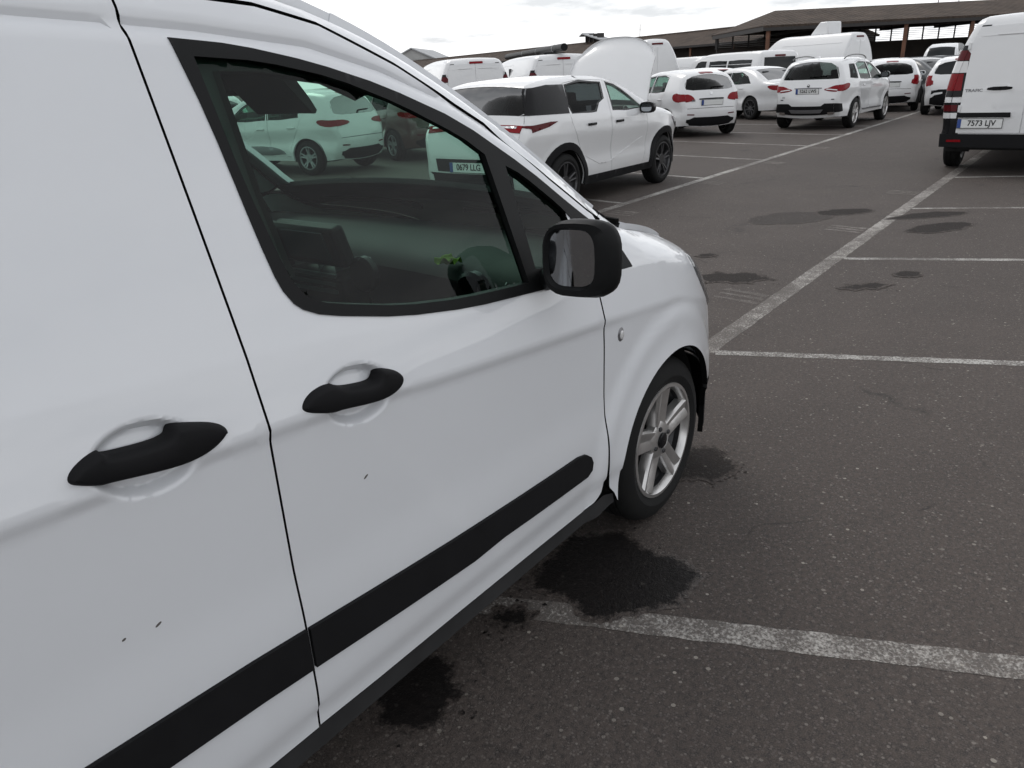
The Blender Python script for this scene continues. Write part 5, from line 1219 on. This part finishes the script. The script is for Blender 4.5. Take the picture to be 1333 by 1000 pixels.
box_van((30.5, 20.5), 62, 'white van showing in the gap between the two vans behind the crossover', G_T, 5.3, 2.3, .98)
box_van((58.5, 9.4), 183, 'white van facing the row, at the left edge of the near van', G_T, 5.2, 2.1, .98)
# the long black tube lying on the roof of the second van
tb = tag(empty('roof_tube', (17.8, 13.0, 0)), 'long black plastic tube lying high above the white vans', 'tube')
pts = [Vector((17.45 + 5.6 * t, 11.35 + 6.0 * t, 2.13)) - Vector((17.8, 13.0, 0)) for t in np.linspace(0, 1, 9)]
MB().tube(pts, .09, 14).build('tube', 'trim_black', tb, True)
for i in (1, 3, 5): MB().tube([pts[i] - (pts[8] - pts[0]).normalized() * .02, pts[i] + (pts[8] - pts[0]).normalized() * .02], .097, 14).build('clamp', 'badge_grey', tb, True)
for i in (1, 3): MB().box((pts[i].x, pts[i].y, 2.005), (.9, .05, .07)).build('roof_bar', 'trim_black', tb)
# ------------------------------------------------------------------ long tiled shed, open canopy, far house, lorry
def quad(name, pts, mat, parent, thick=0.0):
    P = [Vector(p) for p in pts]; n = (P[1] - P[0]).cross(P[2] - P[0]).normalized()
    if not thick: return link(name, mesh(name, P, [(0, 1, 2, 3)] if len(P) == 4 else [tuple(range(len(P)))], False), parent, mat)
    k = len(P); V = P + [p - n * thick for p in P]
    F = [tuple(range(k)), tuple(range(2 * k - 1, k - 1, -1))] + [(i, i + k, (i + 1) % k + k, (i + 1) % k) for i in range(k)]
    return link(name, mesh(name, V, F, False), parent, mat)
def tile_mat(name, axis):
    m, nt, b = new_mat(name); g = N(nt, 'ShaderNodeNewGeometry')
    vm = N(nt, 'ShaderNodeVectorMath', operation='DOT_PRODUCT'); vm.inputs[1].default_value = (*axis, 0); nt.links.new(g.outputs['Position'], vm.inputs[0])
    sn = N(nt, 'ShaderNodeMath', operation='SINE'); mu = N(nt, 'ShaderNodeMath', operation='MULTIPLY'); mu.inputs[1].default_value = 14.0
    nt.links.new(vm.outputs['Value'], mu.inputs[0]); nt.links.new(mu.outputs[0], sn.inputs[0])
    nz = N(nt, 'ShaderNodeTexNoise', Scale=0.7, Detail=8.0, Roughness=0.75); nt.links.new(g.outputs['Position'], nz.inputs['Vector'])
    cr = N(nt, 'ShaderNodeValToRGB'); cr.color_ramp.elements[0].position = .3; cr.color_ramp.elements[0].color = (.040, .031, .026, 1); cr.color_ramp.elements[1].position = .7; cr.color_ramp.elements[1].color = (.105, .080, .064, 1)
    nt.links.new(nz.outputs[0], cr.inputs[0]); nt.links.new(cr.outputs[0], b.inputs['Base Color']); b.inputs['Roughness'].default_value = .9; b.inputs['Specular IOR Level'].default_value = .2
    bp = N(nt, 'ShaderNodeBump', Strength=.7, Distance=.06); nt.links.new(sn.outputs[0], bp.inputs['Height']); nt.links.new(bp.outputs[0], b.inputs['Normal']); return m
tile_mat('tiles_long', (.425, .905)); tile_mat('tiles_canopy', (.607, -.795))
def V3(p, z): return Vector((p[0], p[1], z))
# long shed
sh = tag(empty('tiled_shed', (100, 60, 0)), 'long low shed with brown tiled roof running behind the parked vans', 'shed'); O = Vector((100, 60, 0))
d = np.array([.425, .905]); n = np.array([-.905, .425]); A = np.array([84.5, 23.5]); Ln = 112
Bq = A + d * Ln
eA, eB = A + n * 6.2, Bq + n * 6.2; bA, bB = A - n * 6.2, Bq - n * 6.2
quad('roof_slope', [V3(eA, 3.62) - O, V3(eB, 3.62) - O, V3(Bq, 5.3) - O, V3(A, 5.3) - O][::-1], 'tiles_long', sh, .18)
quad('roof_slope', [V3(A, 5.3) - O, V3(Bq, 5.3) - O, V3(bB, 3.62) - O, V3(bA, 3.62) - O][::-1], 'tiles_long', sh, .18)
wA, wB = A + n * 2.5, Bq + n * 2.5
quad('wall', [V3(wA, 0) - O, V3(wB, 0) - O, V3(wB, 4.5) - O, V3(wA, 4.5) - O], 'shed_wall', sh, .25)
quad('wall', [V3(bA + n * .6, 0) - O, V3(bB + n * .6, 0) - O, V3(bB + n * .6, 3.7) - O, V3(bA + n * .6, 3.7) - O], 'shed_wall', sh, .25)
for e, w in ((A, 1), (Bq, 1)):
    quad('gable_wall', [V3(e + n * 5.8, 0) - O, V3(e - n * 5.6, 0) - O, V3(e - n * 5.6, 3.55) - O, V3(e, 5.0) - O, V3(e + n * 5.8, 3.55) - O], 'shed_wall', sh)
mb = MB().bar(V3(eA + n * .05, 3.52) - O, V3(eB + n * .05, 3.52) - O, .14, .22); mb.build('gutter', 'dark_steel', sh)
for i in range(17):
    p = A + n * 5.8 + d * (Ln * (i + .2) / 17); MB().bar(V3(p, 0) - O, V3(p, 3.5) - O, .22).build('post', 'rust_steel', sh)
rc = MB().bar(V3(A, 5.34) - O, V3(Bq, 5.34) - O, .35, .14); rc.build('ridge_tiles', 'roof_tile', sh)
dm = A + d * 42                        # roof lantern on the ridge
lb = empty('roof_lantern', V3(dm, 5.3) - O, math.atan2(d[1], d[0]), sh)
for x in (-1.6, -.6, .4, 1.4): MB().box((x, 0, .55), (.12, 1.1, 1.1)).build('lantern_post', 'dark_steel', lb)
quad('lantern_roof', [(-2.9, -1.0, .25), (1.7, -1.0, 1.25), (1.7, 1.0, 1.25), (-2.9, 1.0, .25)], 'grey_roof', lb, .12)
quad('lantern_roof', [(1.6, -1.0, 1.3), (2.4, -1.0, .95), (2.4, 1.0, .95), (1.6, 1.0, 1.3)], 'grey_roof', lb, .12)
# open canopy
ca = tag(empty('open_canopy', (75, 15, 0)), 'open shed with hipped brown roof on rust-red posts, glazed back wall showing sky', 'shed'); O = Vector((75, 15, 0))
d = np.array([.607, -.795]); n = np.array([.795, .607]); A = np.array([66.2, 23.9]); Ln = 44
Bq = A + d * Ln
def cp(a, b, z): return V3(A + d * a + n * b, z) - O
quad('roof_slope', [cp(-.3, -.3, 4.25), cp(Ln, -.3, 4.25), cp(Ln, 8, 5.75), cp(3.2, 8, 5.75)], 'tiles_canopy', ca, .16)
quad('roof_hip', [cp(-.3, 16, 4.25), cp(-.3, -.3, 4.25), cp(3.2, 8, 5.75)], 'tiles_canopy', ca, .16)
quad('roof_slope', [cp(Ln, 16, 4.25), cp(-.3, 16, 4.25), cp(3.2, 8, 5.75), cp(Ln, 8, 5.75)], 'tiles_canopy', ca, .16)
MB().bar(cp(-.3, -.2, 4.02), cp(Ln, -.2, 4.02), .14, .34).build('eave_beam', 'dark_steel', ca)
MB().bar(cp(-.2, -.2, 4.02), cp(-.2, 15.8, 4.02), .14, .34).build('eave_beam', 'dark_steel', ca)
for a in (.2, 5.9, 11.2, 16.5, 22, 28, 34, 40):
    MB().bar(cp(a, 0, 0), cp(a, 0, 4.1), .26).build('post', 'rust_steel', ca)
for a in np.arange(0, Ln, 5.3):
    MB().bar(cp(a, .2, 4.0), cp(a, 15, 4.0), .12, .24).build('tie_beam', 'dark_steel', ca)
quad('back_wall', [cp(0, 15, 0), cp(Ln, 15, 0), cp(Ln, 15, 2.95), cp(0, 15, 2.95)], 'shed_wall', ca, .2)
for i, a in enumerate(np.arange(0, Ln, 1.55)): MB().bar(cp(a, 15, 2.9), cp(a, 15, 4.3), .12 if i % 4 else .26).build('mullion', 'dark_steel', ca)
for z in np.arange(3.08, 4.2, .17):
    MB().bar(cp(0, 15.02, z + random.uniform(-.03, .03)), cp(Ln, 15.02, z + random.uniform(-.03, .03)), .03, .035).build('louvre', 'pale_render', ca)
# television aerials above the roofs
def aerial(p, z0, h, label):
    o = tag(empty('television_aerial', (p[0], p[1], z0)), label, 'aerial')
    MB().tube([(0, 0, -.3), (0, 0, h)], .04, 6).build('mast', 'dark_steel', o)
    for k in range(4): MB().bar((-.5 + .1 * k, -.3 + .1 * k, h - .15 - .18 * k), (.5 - .1 * k, .3 - .1 * k, h - .15 - .18 * k), .035).build('rod', 'dark_steel', o)
aerial((98.0, 52.0), 5.3, 1.6, 'thin television aerial on the long shed ridge')
aerial((83.5, 14.8), 5.5, 1.9, 'left of two aerials on the canopy roof')
aerial((84.9, 13.4), 5.5, 2.0, 'right of two aerials on the canopy roof')
# pale house beyond the shed
hs = tag(empty('pale_house', (168, 155, 0), rad(30)), 'pale house with grey pitched roof beyond the left end of the shed', 'house')
MB().box((0, 0, 3.2), (26, 12, 6.4)).build('wall', 'pale_render', hs)
quad('roof_slope', [(-13.5, -6.6, 6.3), (13.5, -6.6, 6.3), (13.5, 0, 9.2), (-13.5, 0, 9.2)], 'grey_roof', hs, .25); quad('roof_slope', [(13.5, 6.6, 6.3), (-13.5, 6.6, 6.3), (-13.5, 0, 9.2), (13.5, 0, 9.2)], 'grey_roof', hs, .25)
for x in (-13, 13): quad('gable_wall', [(x, -6, 6.3), (x, 6, 6.3), (x, 0, 9.0)], 'pale_render', hs)
for x in (-9, -4.5, 0, 4.5, 9):
    for z in (1.9, 4.8):
        w = MB().box((x, -6.02, z), (1.3, .12, 1.5)).build('window', 'plate_white', hs); MB().box((x, -6.09, z), (1.1, .04, 1.3)).build('pane', 'glass_dark', w)
# lorry whose white roof deflector shows above the long van
lo = tag(empty('lorry', (52.3, 15.3, 0), rad(62)), 'white lorry cab roof deflector standing above the long high-roof van', 'lorry')
MB().box((0, 0, 1.75), (1.9, 2.3, 2.3)).build('cab', 'paint_white_car', lo, bevel=.12)
MB().box((.96, 0, 2.15), (.04, 2.0, .85)).build('windscreen', 'glass_dark', lo)
MB().add([(-.85, -.55, 2.92), (.55, -.55, 2.92), (-.75, -.55, 3.62), (-.15, -.55, 3.62), (-.85, .55, 2.92), (.55, .55, 2.92), (-.75, .55, 3.62), (-.15, .55, 3.62)], [(0, 1, 3, 2), (4, 6, 7, 5), (1, 5, 7, 3), (2, 3, 7, 6), (0, 2, 6, 4), (0, 4, 5, 1)]).build('roof_deflector', 'paint_white_car', lo, bevel=.06)
MB().box((-2.6, 0, .95), (5.6, .9, .25)).build('chassis', 'underbody', lo)
MB().box((-3.2, 0, 1.15), (4.4, 2.3, .14)).build('flat_bed', 'lorry_grey', lo)
for x in (.2, -3.6, -4.7):
    for sd in (-1, 1): wheel(lo, x, sd * 1.0, sd, .48, .29, .28, 'steel', 'alloy_grey', 24)
# grey low wall at the end of the aisle
gw = tag(MB().box((0, 0, .72), (.3, 7.0, 1.44)).build('end_wall', 'lorry_grey', None, loc=(49.5, 7.4, 0)), 'plain grey low wall at the far end of the aisle', 'wall')
